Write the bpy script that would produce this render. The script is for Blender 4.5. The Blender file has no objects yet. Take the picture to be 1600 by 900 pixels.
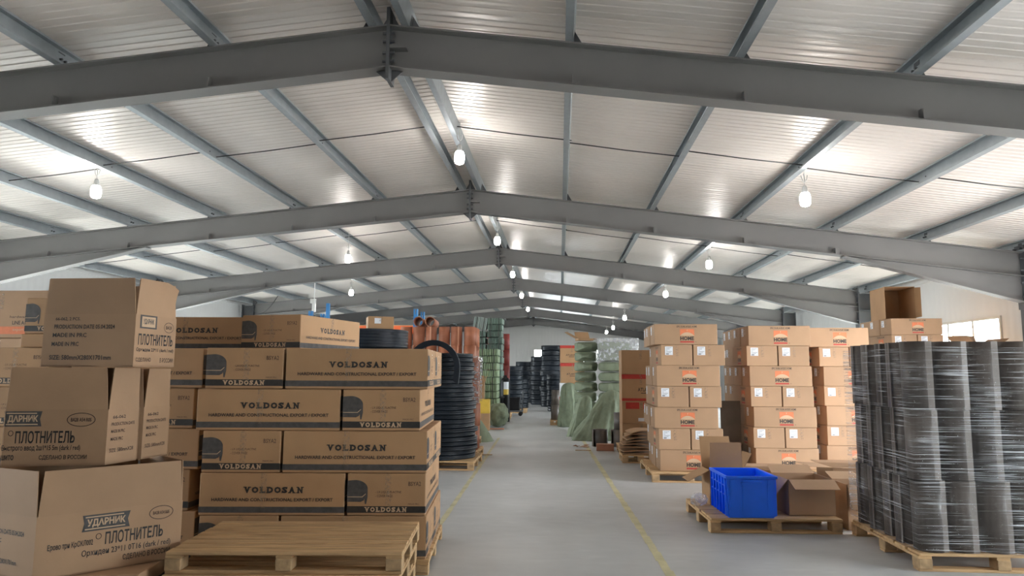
import bpy, bmesh, math, random
from mathutils import Vector, Matrix, noise
random.seed(7)
PI = math.pi
scn = bpy.context.scene
C = scn.collection

# ------------------------------------------------------------------ camera
F_PX = 1100.0
CAM_H = 1.55
FW = Vector((-0.06700783, 0.99095418, 0.11627448))
RT = Vector((0.99774836, 0.06688455, 0.00496606))
UP = Vector((0.00285582, -0.11634543, 0.9932047))
cd = bpy.data.cameras.new('camera'); cam = bpy.data.objects.new('camera', cd); C.objects.link(cam)
cd.sensor_width = 36.0; cd.lens = F_PX / 1600.0 * 36.0; cd.clip_end = 200; cd.clip_start = 0.05
m = Matrix.Identity(4)
for i in range(3):
    m[i][0] = RT[i]; m[i][1] = UP[i]; m[i][2] = -FW[i]
m[2][3] = CAM_H
cam.matrix_world = m
scn.camera = cam

# ------------------------------------------------------------------ world, exposure, light at the openings
w = bpy.data.worlds.new('sky'); scn.world = w; w.use_nodes = True
bg = w.node_tree.nodes['Background']
bg.inputs[0].default_value = (0.93, 0.96, 1.0, 1); bg.inputs[1].default_value = 27.0
scn.view_settings.view_transform = 'Standard'; scn.view_settings.look = 'None'
scn.view_settings.gamma = 1.0; scn.view_settings.use_curve_mapping = False
scn.view_settings.exposure = 0.37
cy = scn.cycles
cy.max_bounces = 9; cy.diffuse_bounces = 6; cy.glossy_bounces = 3; cy.transparent_max_bounces = 12
cy.use_denoising = True; cy.sample_clamp_indirect = 6.0; cy.caustics_reflective = False; cy.caustics_refractive = False
BULB_STRENGTH = 110.0

def portal(name, loc, rot, sx, sy):
    l = bpy.data.lights.new(name, 'AREA'); l.shape = 'RECTANGLE'; l.size = sx; l.size_y = sy
    l.cycles.is_portal = True
    o = bpy.data.objects.new(name, l); C.objects.link(o); o.location = loc; o.rotation_euler = rot

# ------------------------------------------------------------------ helpers
def at(u, v, y):
    """point of the hall at depth y seen at photo position u, v"""
    d = FW + RT * ((u - 800) / F_PX) - UP * ((v - 450) / F_PX)
    p = d * (y / d.y); p.z += CAM_H
    return p
def atz(u, v, z):
    d = FW + RT * ((u - 800) / F_PX) - UP * ((v - 450) / F_PX)
    p = d * ((z - CAM_H) / d.z); p.z += CAM_H
    return p

class MB:
    def __init__(s): s.v = []; s.f = []; s.m = []; s.sm = []
    def add(s, vs, fs, mi=0, smooth=False, M=None):
        b = len(s.v)
        for p in vs:
            p = Vector(p)
            s.v.append(tuple(M @ p) if M is not None else tuple(p))
        for f in fs:
            s.f.append(tuple(b + i for i in f)); s.m.append(mi); s.sm.append(smooth)
    def box(s, x0, x1, y0, y1, z0, z1, mi=0, M=None):
        s.add([(x0,y0,z0),(x1,y0,z0),(x1,y1,z0),(x0,y1,z0),(x0,y0,z1),(x1,y0,z1),(x1,y1,z1),(x0,y1,z1)],
              [(0,3,2,1),(4,5,6,7),(0,1,5,4),(1,2,6,5),(2,3,7,6),(3,0,4,7)], mi, False, M)
    def bev(s, x0, x1, y0, y1, z0, z1, b=0.006, mi=0, M=None, seg=1):
        bm = bmesh.new(); bmesh.ops.create_cube(bm, size=1.0)
        for p in bm.verts:
            p.co = Vector(((x0+x1)/2 + p.co.x*(x1-x0), (y0+y1)/2 + p.co.y*(y1-y0), (z0+z1)/2 + p.co.z*(z1-z0)))
        bmesh.ops.bevel(bm, geom=list(bm.edges), offset=b, segments=seg, affect='EDGES')
        bm.verts.index_update()
        s.add([p.co for p in bm.verts], [[q.index for q in f.verts] for f in bm.faces], mi, False, M); bm.free()
    def prism(s, poly, vec, mi=0, M=None):
        """polygon of 3-D points swept along vec"""
        n = len(poly); vec = Vector(vec)
        vs = [Vector(p) for p in poly] + [Vector(p) + vec for p in poly]
        fs = [tuple(range(n))[::-1], tuple(range(n, 2*n))] + [(i, (i+1) % n, n+(i+1) % n, n+i) for i in range(n)]
        s.add(vs, fs, mi, False, M)
    def tube(s, pts, r, n=8, mi=0, cap=True, smooth=True, M=None):
        pts = [Vector(p) for p in pts]; vs = []; fs = []
        rs = r if isinstance(r, (list, tuple)) else [r]*len(pts)
        for i, p in enumerate(pts):
            t = (pts[min(i+1, len(pts)-1)] - pts[max(i-1, 0)]).normalized()
            a = t.cross(Vector((0,0,1)))
            if a.length < 1e-3: a = t.cross(Vector((1,0,0)))
            a.normalize(); b = a.cross(t)
            for k in range(n):
                q = 2*PI*k/n; vs.append(p + (a*math.cos(q) + b*math.sin(q))*rs[i])
        for i in range(len(pts)-1):
            for k in range(n):
                fs.append((i*n+k, (i+1)*n+k, (i+1)*n+(k+1) % n, i*n+(k+1) % n))
        if cap: fs.append(tuple(range(n))); fs.append(tuple(range((len(pts)-1)*n, len(pts)*n))[::-1])
        s.add(vs, fs, mi, smooth, M)
    def lathe(s, prof, n=24, mi=0, closed=False, M=None, smooth=True):
        vs = []; fs = []; L = len(prof)
        for k in range(n):
            q = 2*PI*k/n
            for r, z in prof: vs.append((r*math.cos(q), r*math.sin(q), z))
        for k in range(n):
            for i in range(L if closed else L-1):
                j = (i+1) % L
                fs.append((k*L+i, ((k+1) % n)*L+i, ((k+1) % n)*L+j, k*L+j))
        s.add(vs, fs, mi, smooth, M)
    def mesh(s, name, mats):
        me = bpy.data.meshes.new(name); me.from_pydata(s.v, [], s.f)
        for mm in mats: me.materials.append(mm)
        me.polygons.foreach_set('material_index', s.m); me.polygons.foreach_set('use_smooth', s.sm)
        me.update(); return me
    def build(s, name, mats, parent=None):
        o = bpy.data.objects.new(name, s.mesh(name, mats if isinstance(mats, list) else [mats])); C.objects.link(o)
        if parent is not None: o.parent = parent
        return o

def tag(o, label=None, cat=None, group=None, kind=None):
    if label: o['label'] = label
    if cat: o['category'] = cat
    if group: o['group'] = group
    if kind: o['kind'] = kind
    return o
def thing(name, label, cat, loc=(0,0,0), rz=0.0, group=None, rot=None):
    o = bpy.data.objects.new(name, None); C.objects.link(o); o.empty_display_size = 0.1
    o.location = loc; o.rotation_euler = rot if rot else (0, 0, rz)
    return tag(o, label, cat, group)
def dup(root, loc, rz=0.0, label=None, group=None, rot=None, scale=None):
    r = root.copy(); C.objects.link(r); r.location = loc; r.rotation_euler = rot if rot else (0, 0, rz)
    if scale: r.scale = scale
    if label: r['label'] = label
    if group: r['group'] = group
    for ch in list(root.children):
        c = ch.copy(); C.objects.link(c); c.parent = r
        for g in list(ch.children):
            d = g.copy(); C.objects.link(d); d.parent = c
    return r
def struct(o): o['kind'] = 'structure'; return o
ORD = ['top', 'second', 'third', 'fourth', 'fifth', 'sixth', 'seventh', 'eighth', 'ninth', 'tenth', 'eleventh', 'twelfth',
       'thirteenth', 'fourteenth', 'fifteenth', 'sixteenth', 'seventeenth', 'eighteenth', 'nineteenth', 'twentieth']
def rowname(i): return 'top row' if i == 0 else ORD[i] + ' row from top'

# ------------------------------------------------------------------ materials
def mat(name, col, rough=0.6, metal=0.0, noise_scale=None, var=0.15, bump=0.0, bump_scale=None, rand=0.0, stretch=None, spec=0.5):
    M = bpy.data.materials.new(name); M.use_nodes = True
    nt = M.node_tree; p = nt.nodes['Principled BSDF']
    p.inputs['Base Color'].default_value = (*col, 1); p.inputs['Roughness'].default_value = rough
    p.inputs['Metallic'].default_value = metal; p.inputs['Specular IOR Level'].default_value = spec
    tc = nt.nodes.new('ShaderNodeTexCoord'); src = tc.outputs['Object']
    if stretch:
        mp = nt.nodes.new('ShaderNodeMapping'); mp.inputs['Scale'].default_value = stretch
        nt.links.new(src, mp.inputs[0]); src = mp.outputs[0]
    col_out = None
    if noise_scale:
        n = nt.nodes.new('ShaderNodeTexNoise'); n.inputs['Scale'].default_value = noise_scale; n.inputs['Detail'].default_value = 5
        nt.links.new(src, n.inputs['Vector'])
        r = nt.nodes.new('ShaderNodeMapRange'); r.inputs[1].default_value = 0.3; r.inputs[2].default_value = 0.7
        r.inputs[3].default_value = 1 - var; r.inputs[4].default_value = 1 + var
        nt.links.new(n.outputs[0], r.inputs[0])
        mx = nt.nodes.new('ShaderNodeMix'); mx.data_type = 'RGBA'; mx.blend_type = 'MULTIPLY'; mx.inputs[0].default_value = 1
        mx.inputs[6].default_value = (*col, 1); nt.links.new(r.outputs[0], mx.inputs[7]); col_out = mx.outputs[2]
    if rand:
        oi = nt.nodes.new('ShaderNodeObjectInfo')
        r2 = nt.nodes.new('ShaderNodeMapRange'); r2.inputs[3].default_value = 1 - rand; r2.inputs[4].default_value = 1 + rand
        nt.links.new(oi.outputs['Random'], r2.inputs[0])
        hs = nt.nodes.new('ShaderNodeHueSaturation'); nt.links.new(r2.outputs[0], hs.inputs['Value'])
        if col_out is not None: nt.links.new(col_out, hs.inputs['Color'])
        else: hs.inputs['Color'].default_value = (*col, 1)
        col_out = hs.outputs[0]
    if col_out is not None: nt.links.new(col_out, p.inputs['Base Color'])
    if bump:
        nb = nt.nodes.new('ShaderNodeTexNoise'); nb.inputs['Scale'].default_value = bump_scale or 20; nb.inputs['Detail'].default_value = 4
        nt.links.new(src, nb.inputs['Vector'])
        b = nt.nodes.new('ShaderNodeBump'); b.inputs['Strength'].default_value = bump; b.inputs['Distance'].default_value = 0.02
        nt.links.new(nb.outputs[0], b.inputs['Height']); nt.links.new(b.outputs[0], p.inputs['Normal'])
    return M

CARD = mat('cardboard', (0.375, 0.222, 0.113), 0.75, noise_scale=3.0, var=0.07, rand=0.08, bump=0.05, bump_scale=30)
CARD_L = mat('light_cardboard', (0.36, 0.222, 0.128), 0.75, noise_scale=3.0, var=0.07, rand=0.05, bump=0.05, bump_scale=30)
CARD_IN = mat('raw_cardboard', (0.43, 0.285, 0.165), 0.8, noise_scale=6.0, var=0.08)
INK = mat('black_ink', (0.025, 0.022, 0.02), 0.6, noise_scale=40, var=0.2)
INK2 = mat('brown_ink', (0.06, 0.036, 0.026), 0.7, noise_scale=40, var=0.2)
GREYINK = mat('grey_ink', (0.07, 0.065, 0.062), 0.7, noise_scale=25, var=0.25)
PALEINK = mat('bare_board', (0.52, 0.36, 0.23), 0.75, noise_scale=8, var=0.06)
ORANGEINK = mat('orange_ink', (0.60, 0.17, 0.07), 0.7, noise_scale=20, var=0.1)
REDINK = mat('red_ink', (0.42, 0.03, 0.02), 0.6, noise_scale=20, var=0.12)
PAPER = mat('white_paper', (0.72, 0.75, 0.80), 0.6, noise_scale=15, var=0.04)
WOOD = mat('pallet_wood', (0.52, 0.335, 0.17), 0.75, noise_scale=3.0, var=0.25, stretch=(1, 9, 9), bump=0.15, bump_scale=12)
WOOD_END = mat('pallet_block_wood', (0.42, 0.28, 0.15), 0.8, noise_scale=14, var=0.3, bump=0.2, bump_scale=40)
STEEL = mat('grey_painted_steel', (0.155, 0.152, 0.15), 0.5, noise_scale=1.2, var=0.08)
STEEL_D = mat('dark_grey_steel', (0.075, 0.08, 0.085), 0.5, noise_scale=5, var=0.12)
GALV = mat('galvanized_steel', (0.34, 0.375, 0.395), 0.45, metal=0.55, noise_scale=9, var=0.07)
ROD = mat('dark_rod', (0.06, 0.06, 0.06), 0.5, metal=0.3, noise_scale=10, var=0.1)
WHITE_P = mat('white_plastic', (0.78, 0.78, 0.76), 0.4, noise_scale=10, var=0.03)
FRAMEW = mat('window_frame_paint', (0.62, 0.58, 0.52), 0.5, noise_scale=6, var=0.06)
BLUE = mat('blue_plastic', (0.002, 0.13, 0.88), 0.35, noise_scale=4, var=0.1)
ROLLM = mat('dark_brown_edging', (0.085, 0.068, 0.058), 0.5, noise_scale=2.5, var=0.25, rand=0.25, bump=0.12, bump_scale=14)
ROLLEDGE = mat('edging_edge', (0.145, 0.12, 0.105), 0.55, noise_scale=6, var=0.2)
TERRA = mat('terracotta_plastic', (0.40, 0.145, 0.075), 0.6, noise_scale=5, var=0.18, rand=0.2)
TERRA_E = mat('terracotta_edge', (0.52, 0.24, 0.14), 0.6, noise_scale=5, var=0.15)
MAROON = mat('maroon_plastic', (0.16, 0.022, 0.018), 0.55, noise_scale=5, var=0.2, rand=0.15)
GREENP = mat('green_strip_plastic', (0.20, 0.27, 0.16), 0.6, noise_scale=12, var=0.2, rand=0.15, stretch=(6, 6, 1))
GREEND = mat('dark_green_strip_plastic', (0.10, 0.15, 0.12), 0.6, noise_scale=12, var=0.2, rand=0.15, stretch=(6, 6, 1))
SACK = mat('green_woven_sack', (0.175, 0.205, 0.14), 0.7, noise_scale=8, var=0.15, rand=0.12, bump=0.6, bump_scale=7, spec=0.25)
BLACKP = mat('black_plastic', (0.008, 0.008, 0.009), 0.45, noise_scale=6, var=0.3, rand=0.3, spec=0.2)
BLACKB = mat('blue_black_band', (0.009, 0.013, 0.019), 0.4, noise_scale=6, var=0.3, rand=0.2, spec=0.25)
RACKB = mat('blue_rack_paint', (0.02, 0.17, 0.42), 0.45, noise_scale=5, var=0.1)
RACKO = mat('orange_rack_paint', (0.75, 0.13, 0.03), 0.45, noise_scale=5, var=0.1)
YELLOW = mat('yellow_wrap', (0.60, 0.40, 0.06), 0.4, noise_scale=6, var=0.12)
LINEP = mat('worn_yellow_paint', (0.50, 0.46, 0.28), 0.6, noise_scale=5, var=0.22)
OUTG = mat('outside_ground', (0.72, 0.68, 0.63), 0.9, noise_scale=2, var=0.1)

def tape_mat():
    M = bpy.data.materials.new('clear_tape'); M.use_nodes = True; nt = M.node_tree
    p = nt.nodes['Principled BSDF']; p.inputs['Base Color'].default_value = (0.62, 0.46, 0.32, 1); p.inputs['Roughness'].default_value = 0.22
    tc = nt.nodes.new('ShaderNodeTexCoord'); n = nt.nodes.new('ShaderNodeTexNoise'); n.inputs['Scale'].default_value = 45
    nt.links.new(tc.outputs['Object'], n.inputs['Vector'])
    b = nt.nodes.new('ShaderNodeBump'); b.inputs['Strength'].default_value = 0.8; b.inputs['Distance'].default_value = 0.01
    nt.links.new(n.outputs[0], b.inputs['Height']); nt.links.new(b.outputs[0], p.inputs['Normal'])
    t = nt.nodes.new('ShaderNodeBsdfTransparent'); mx = nt.nodes.new('ShaderNodeMixShader')
    r = nt.nodes.new('ShaderNodeMapRange'); r.inputs[1].default_value = 0.45; r.inputs[2].default_value = 0.7; r.inputs[3].default_value = 0.04; r.inputs[4].default_value = 0.5
    nt.links.new(n.outputs[0], r.inputs[0]); nt.links.new(r.outputs[0], mx.inputs[0])
    nt.links.new(t.outputs[0], mx.inputs[1]); nt.links.new(p.outputs[0], mx.inputs[2])
    nt.links.new(mx.outputs[0], nt.nodes['Material Output'].inputs[0]); return M
TAPE = tape_mat()

def film_mat(name, lo, hi, sc=(3, 3, 60), thr=(0.5, 0.72)):
    """stretch film: mostly clear, with pulled creases that catch the light"""
    M = bpy.data.materials.new(name); M.use_nodes = True; nt = M.node_tree
    p = nt.nodes['Principled BSDF']; p.inputs['Base Color'].default_value = (0.72, 0.74, 0.78, 1)
    p.inputs['Roughness'].default_value = 0.14; p.inputs['Specular IOR Level'].default_value = 0.9
    tc = nt.nodes.new('ShaderNodeTexCoord')
    def nz(scale3, s, det=4):
        mp = nt.nodes.new('ShaderNodeMapping'); mp.inputs['Scale'].default_value = scale3
        nt.links.new(tc.outputs['Object'], mp.inputs[0])
        n = nt.nodes.new('ShaderNodeTexNoise'); n.inputs['Scale'].default_value = s; n.inputs['Detail'].default_value = det
        nt.links.new(mp.outputs[0], n.inputs['Vector']); return n
    n1 = nz(sc, 1.0); n2 = nz((1, 1, 1), 3.0, 2)
    r = nt.nodes.new('ShaderNodeMapRange'); r.inputs[1].default_value = thr[0]; r.inputs[2].default_value = thr[1]; r.inputs[3].default_value = lo; r.inputs[4].default_value = hi
    ad = nt.nodes.new('ShaderNodeMath'); ad.operation = 'MULTIPLY_ADD'; ad.inputs[1].default_value = 0.35
    nt.links.new(n2.outputs[0], ad.inputs[0]); 
    sb = nt.nodes.new('ShaderNodeMath'); sb.operation = 'SUBTRACT'; sb.inputs[1].default_value = 0.175
    nt.links.new(n1.outputs[0], sb.inputs[0]); nt.links.new(sb.outputs[0], ad.inputs[2])
    nt.links.new(ad.outputs[0], r.inputs[0])
    b = nt.nodes.new('ShaderNodeBump'); b.inputs['Strength'].default_value = 0.9; b.inputs['Distance'].default_value = 0.03
    nt.links.new(n1.outputs[0], b.inputs['Height']); nt.links.new(b.outputs[0], p.inputs['Normal'])
    t = nt.nodes.new('ShaderNodeBsdfTransparent'); mx = nt.nodes.new('ShaderNodeMixShader')
    nt.links.new(r.outputs[0], mx.inputs[0]); nt.links.new(t.outputs[0], mx.inputs[1]); nt.links.new(p.outputs[0], mx.inputs[2])
    nt.links.new(mx.outputs[0], nt.nodes['Material Output'].inputs[0]); return M
FILM = film_mat('stretch_film', 0.03, 0.95, (1.5, 1.5, 210), (0.555, 0.70))
FILM2 = film_mat('clear_bag_film', 0.25, 0.8, (12, 12, 12))

def glass_mat():
    M = bpy.data.materials.new('window_glass'); M.use_nodes = True; nt = M.node_tree
    g = nt.nodes.new('ShaderNodeBsdfGlossy'); g.inputs['Roughness'].default_value = 0.05
    t = nt.nodes.new('ShaderNodeBsdfTransparent'); t.inputs[0].default_value = (0.92, 0.95, 0.95, 1)
    mx = nt.nodes.new('ShaderNodeMixShader'); mx.inputs[0].default_value = 0.08
    nt.links.new(t.outputs[0], mx.inputs[1]); nt.links.new(g.outputs[0], mx.inputs[2])
    nt.links.new(mx.outputs[0], nt.nodes['Material Output'].inputs[0]); return M
GLASS = glass_mat()

def emit_mat(name, col, s):
    M = bpy.data.materials.new(name); M.use_nodes = True; nt = M.node_tree
    e = nt.nodes.new('ShaderNodeEmission'); e.inputs[0].default_value = (*col, 1); e.inputs[1].default_value = s
    nt.links.new(e.outputs[0], nt.nodes['Material Output'].inputs[0]); return M
BULB = emit_mat('lit_bulb', (1.0, 0.97, 0.93), BULB_STRENGTH)

def floor_mat():
    M = mat('concrete_floor', (0.45, 0.458, 0.46), 0.42, noise_scale=1.1, var=0.10)
    nt = M.node_tree; p = nt.nodes['Principled BSDF']
    tc = nt.nodes.new('ShaderNodeTexCoord')
    n = nt.nodes.new('ShaderNodeTexNoise'); n.inputs['Scale'].default_value = 6; n.inputs['Detail'].default_value = 8
    mp = nt.nodes.new('ShaderNodeMapping'); mp.inputs['Scale'].default_value = (0.7, 1.6, 1)
    nt.links.new(tc.outputs['Object'], mp.inputs[0]); nt.links.new(mp.outputs[0], n.inputs['Vector'])
    r = nt.nodes.new('ShaderNodeMapRange'); r.inputs[3].default_value = 0.3; r.inputs[4].default_value = 0.62
    nt.links.new(n.outputs[0], r.inputs[0]); nt.links.new(r.outputs[0], p.inputs['Roughness'])
    # pale scuffs and trowel marks
    n3 = nt.nodes.new('ShaderNodeTexNoise'); n3.inputs['Scale'].default_value = 3.2; n3.inputs['Detail'].default_value = 9
    mp3 = nt.nodes.new('ShaderNodeMapping'); mp3.inputs['Scale'].default_value = (0.8, 2.2, 1)
    nt.links.new(tc.outputs['Object'], mp3.inputs[0]); nt.links.new(mp3.outputs[0], n3.inputs['Vector'])
    r3 = nt.nodes.new('ShaderNodeMapRange'); r3.inputs[1].default_value = 0.58; r3.inputs[2].default_value = 0.75; r3.inputs[4].default_value = 0.5
    nt.links.new(n3.outputs[0], r3.inputs[0])
    old = p.inputs['Base Color'].links[0].from_socket
    mx = nt.nodes.new('ShaderNodeMix'); mx.data_type = 'RGBA'; mx.inputs[7].default_value = (0.56, 0.565, 0.56, 1)
    nt.links.new(r3.outputs[0], mx.inputs[0]); nt.links.new(old, mx.inputs[6]); nt.links.new(mx.outputs[2], p.inputs['Base Color'])
    return M
FLOOR = floor_mat()
def panel_mat(name, col, rough, metal, bump=0.35):
    M = mat(name, col, rough, metal=metal, noise_scale=0.7, var=0.05)
    nt = M.node_tree; p = nt.nodes['Principled BSDF']; tc = nt.nodes.new('ShaderNodeTexCoord')
    n = nt.nodes.new('ShaderNodeTexNoise'); n.inputs['Scale'].default_value = 1.6; n.inputs['Detail'].default_value = 3
    mp = nt.nodes.new('ShaderNodeMapping'); mp.inputs['Scale'].default_value = (0.8, 5, 1)
    nt.links.new(tc.outputs['Object'], mp.inputs[0]); nt.links.new(mp.outputs[0], n.inputs['Vector'])
    b = nt.nodes.new('ShaderNodeBump'); b.inputs['Strength'].default_value = bump; b.inputs['Distance'].default_value = 0.05
    nt.links.new(n.outputs[0], b.inputs['Height']); nt.links.new(b.outputs[0], p.inputs['Normal']); return M
ROOFM = panel_mat('roof_liner_panel', (0.82, 0.765, 0.71), 0.40, 0.2)
def wall_mat():
    M = mat('wall_panel', (0.66, 0.655, 0.635), 0.5, noise_scale=0.8, var=0.05)
    nt = M.node_tree; p = nt.nodes['Principled BSDF']; tc = nt.nodes.new('ShaderNodeTexCoord')
    sp = nt.nodes.new('ShaderNodeSeparateXYZ'); nt.links.new(tc.outputs['Object'], sp.inputs[0])
    ad = nt.nodes.new('ShaderNodeMath'); ad.operation = 'ADD'; nt.links.new(sp.outputs[0], ad.inputs[0]); nt.links.new(sp.outputs[1], ad.inputs[1])
    cb = nt.nodes.new('ShaderNodeCombineXYZ'); nt.links.new(ad.outputs[0], cb.inputs[0])
    wv = nt.nodes.new('ShaderNodeTexWave'); wv.inputs['Scale'].default_value = 1.6; wv.inputs['Distortion'].default_value = 0
    nt.links.new(cb.outputs[0], wv.inputs['Vector'])
    b = nt.nodes.new('ShaderNodeBump'); b.inputs['Strength'].default_value = 0.25; b.inputs['Distance'].default_value = 0.02
    nt.links.new(wv.outputs[0], b.inputs['Height']); nt.links.new(b.outputs[0], p.inputs['Normal']); return M
WALLM = wall_mat()

# ------------------------------------------------------------------ building geometry
RX, ZR, SR, SL = -1.576, 4.743, 0.128, 0.098
D0, BAY, NF = 6.2175, 6.0, 7
PURL_H = 0.19
XL, XR, YN, YF = -11.35, 8.12, -8.0, 43.35
def ztop(x): return ZR - (SR*(x-RX) if x > RX else SL*(RX-x))
def zceil(x): return ztop(x) + PURL_H

mb = MB(); mb.box(XL-0.15, XR+0.15, YN-0.15, YF+0.15, -0.2, 0.0); struct(mb.build('floor', FLOOR))
mb = MB(); mb.box(XL-14, XL-0.15, YN-6, YF+6, -0.3, -0.05); mb.box(XR+0.15, XR+14, YN-6, YF+6, -0.3, -0.05); mb.box(XL-0.15, XR+0.15, YN-14, YN-0.15, -0.3, -0.05)
struct(mb.build('ground', OUTG))

# ceiling: two slopes of finely ribbed liner panel
mb = MB()
y = YN; per = 0.115
prof = []
while y < YF:
    prof += [(y, 0.0), (y+per*0.72, 0.0), (y+per*0.80, 0.007), (y+per*0.92, 0.007)]
    y += per
prof.append((YF, 0.0))
xs = [XL-0.1, RX, XR+0.1]
vs = []
for x in xs:
    for (yy, dz) in prof: vs.append((x, yy, zceil(x)+dz))
n = len(prof); fs = []
for k in range(2):
    for i in range(n-1): fs.append((k*n+i, k*n+i+1, (k+1)*n+i+1, (k+1)*n+i))
mb.add(vs, fs)
# outer skin of the roof
vs2 = [(x, yy, zceil(x)+0.1) for x in xs for yy in (YN, YF)]
mb.add(vs2, [(0,1,3,2),(2,3,5,4)])
struct(mb.build('ceiling', ROOFM))

# openings of the side walls: (y0, y1, z0, z1)
WIN = [(13.5+6*k, 17.9+6*k, 0.9, 2.6) for k in (-2, -1, 0, 1, 2)]  # farthest bay unseen, its window added to light the far end
DOOR_R = (6.9, 10.2, 0.0, 2.7)
def side_wall(name, x0, x1, ops, ztop_):
    mb = MB(); ops = sorted(ops); y = YN-0.1
    for (a, b, z0, z1) in ops:
        if a > y: mb.box(x0, x1, y, a, 0, ztop_)
        if z0 > 0: mb.box(x0, x1, a, b, 0, z0)
        mb.box(x0, x1, a, b, z1, ztop_); y = b
    mb.box(x0, x1, y, YF+0.1, 0, ztop_)
    struct(mb.build(name, WALLM))
win_r = [q for q in WIN if not (q[0] < DOOR_R[1]+0.2 and q[1] > DOOR_R[0]-0.2)]
side_wall('wall_right', XR, XR+0.12, win_r + [DOOR_R], zceil(XR)+0.02)
win_l = WIN[0:4] + [(31.5, 35.9, 0.9, 2.6)]  # first and last are unseen, added to light near roof and far end
side_wall('wall_left', XL-0.12, XL, win_l, zceil(XL)+0.02)
# far wall with one low window, near wall behind the viewer with an unseen gate, added and shut to control front light
def gable(name, y0, y1, op):
    a, b, z0, z1 = op; mb = MB()
    def slab(p, q, zlo):
        pts = [(p, y0, zlo), (q, y0, zlo), (q, y0, zceil(q)+0.02)]
        if p < RX < q: pts.append((RX, y0, zceil(RX)+0.02))
        pts.append((p, y0, zceil(p)+0.02))
        mb.prism(pts, (0, y1-y0, 0))
    slab(XL, a, 0); slab(b, XR, 0); slab(a, b, z1)
    if z0 > 0: mb.box(a, b, y0, y1, 0, z0)
    struct(mb.build(name, WALLM))
FARW = (-1.58, 1.55, 1.75, 2.86)
gable('wall_far', YF, YF+0.12, FARW)
GATE = (-3.6, 1.4, 0.0, 3.4)   # shut roller gate
gable('wall_near', YN-0.12, YN, GATE)

wn = [0]
def window(side, op):
    wn[0] += 1; nm = 'window_%d' % wn[0]
    root = bpy.data.objects.new(nm, None); C.objects.link(root); struct(root)
    a, b, z0, z1 = op; fr = MB(); gl = MB(); t = 0.05
    npane = 5 if b-a > 3.3 else 3
    if side == 'far':
        y0, y1 = YF-0.03, YF+0.06
        root.location = ((a+b)/2, YF, z0)
        ox, oy, oz = root.location
        bx = lambda p, q, r, s: fr.box(p-ox, q-ox, y0-oy, y1-oy, r-oz, s-oz)
        gx = lambda p, q, r, s: gl.box(p-ox, q-ox, y0+0.03-oy, y0+0.036-oy, r-oz, s-oz)
    else:
        x0, x1 = (XR-0.03, XR+0.06) if side == 'right' else (XL-0.06, XL+0.03)
        root.location = ((x0+x1)/2, (a+b)/2, z0)
        ox, oy, oz = root.location
        bx = lambda p, q, r, s: fr.box(x0-ox, x1-ox, p-oy, q-oy, r-oz, s-oz)
        gx = lambda p, q, r, s: gl.box((x0+x1)/2-0.003-ox, (x0+x1)/2+0.003-ox, p-oy, q-oy, r-oz, s-oz)
    bx(a, b, z0, z0+t); bx(a, b, z1-t, z1); bx(a, a+t, z0+t, z1-t); bx(b-t, b, z0+t, z1-t)
    for k in range(1, npane):
        c = a+(b-a)*k/npane; bx(c-0.03, c+0.03, z0+t, z1-t)
    gx(a+t, b-t, z0+t, z1-t)
    fr.build('window_frame', FRAMEW, root); gl.build('window_pane', GLASS, root)
for q in win_r:
    window('right', q); portal('window_daylight', (XR+0.2, (q[0]+q[1])/2, (q[2]+q[3])/2), (0, PI/2, 0), q[3]-q[2], q[1]-q[0])
for q in win_l:
    window('left', q); portal('window_daylight', (XL-0.2, (q[0]+q[1])/2, (q[2]+q[3])/2), (0, -PI/2, 0), q[3]-q[2], q[1]-q[0])
window('far', FARW)
portal('gate_daylight', (XR+0.2, (DOOR_R[0]+DOOR_R[1])/2, 1.35), (0, PI/2, 0), 2.7, DOOR_R[1]-DOOR_R[0])
mb = MB()
for (p, q) in ((DOOR_R[0]-0.08, DOOR_R[0]), (DOOR_R[1], DOOR_R[1]+0.08)): mb.box(XR-0.02, XR+0.14, p, q, 0, 2.78)
mb.box(XR-0.02, XR+0.14, DOOR_R[0], DOOR_R[1], 2.7, 2.78); struct(mb.build('door_1', FRAMEW))
mb = MB()
for (p, q) in ((GATE[0]-0.08, GATE[0]), (GATE[1], GATE[1]+0.08)): mb.box(p, q, YN-0.14, YN+0.02, 0, 3.48)
mb.box(GATE[0], GATE[1], YN-0.14, YN+0.02, 3.4, 3.48)
for k in range(34): mb.box(GATE[0], GATE[1], YN-0.08, YN-0.05-0.012*(k % 2), 0.1*k, 0.1*k+0.1)
struct(mb.build('door_2', FRAMEW))
# flashing along the wall heads and above the windows
for nm, x0, x1, xx in (('trim_1', XR-0.04, XR, XR), ('trim_2', XL, XL+0.04, XL)):
    mb = MB(); mb.box(x0, x1, YN, YF, zceil(xx)-0.17, zceil(xx)-0.05); mb.box(x0, x1, YN, YF, 2.63, 2.71) if nm == 'trim_1' and False else None
    struct(mb.build(nm, WALLM))
# painted aisle lines (slightly worn), one each side
for nm, p, q, wd in (('trim_3', (0.93, 2.6), (0.40, 20.0), 0.075), ('trim_4', (-1.19, 6.2), (-1.40, 16.5), 0.06)):
    mb = MB(); N = 60; rr = random.Random(3 if nm == 'trim_3' else 5)
    for k in range(N):
        t0, t1 = k/N, (k+1)/N
        a = Vector((p[0]+(q[0]-p[0])*t0, p[1]+(q[1]-p[1])*t0)); b = Vector((p[0]+(q[0]-p[0])*t1, p[1]+(q[1]-p[1])*t1))
        j = rr.uniform(0.75, 1.05)*wd/2
        mb.box(a.x-j, a.x+j, a.y, b.y, 0.0, 0.0015)
    struct(mb.build(nm, LINEP))

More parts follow.
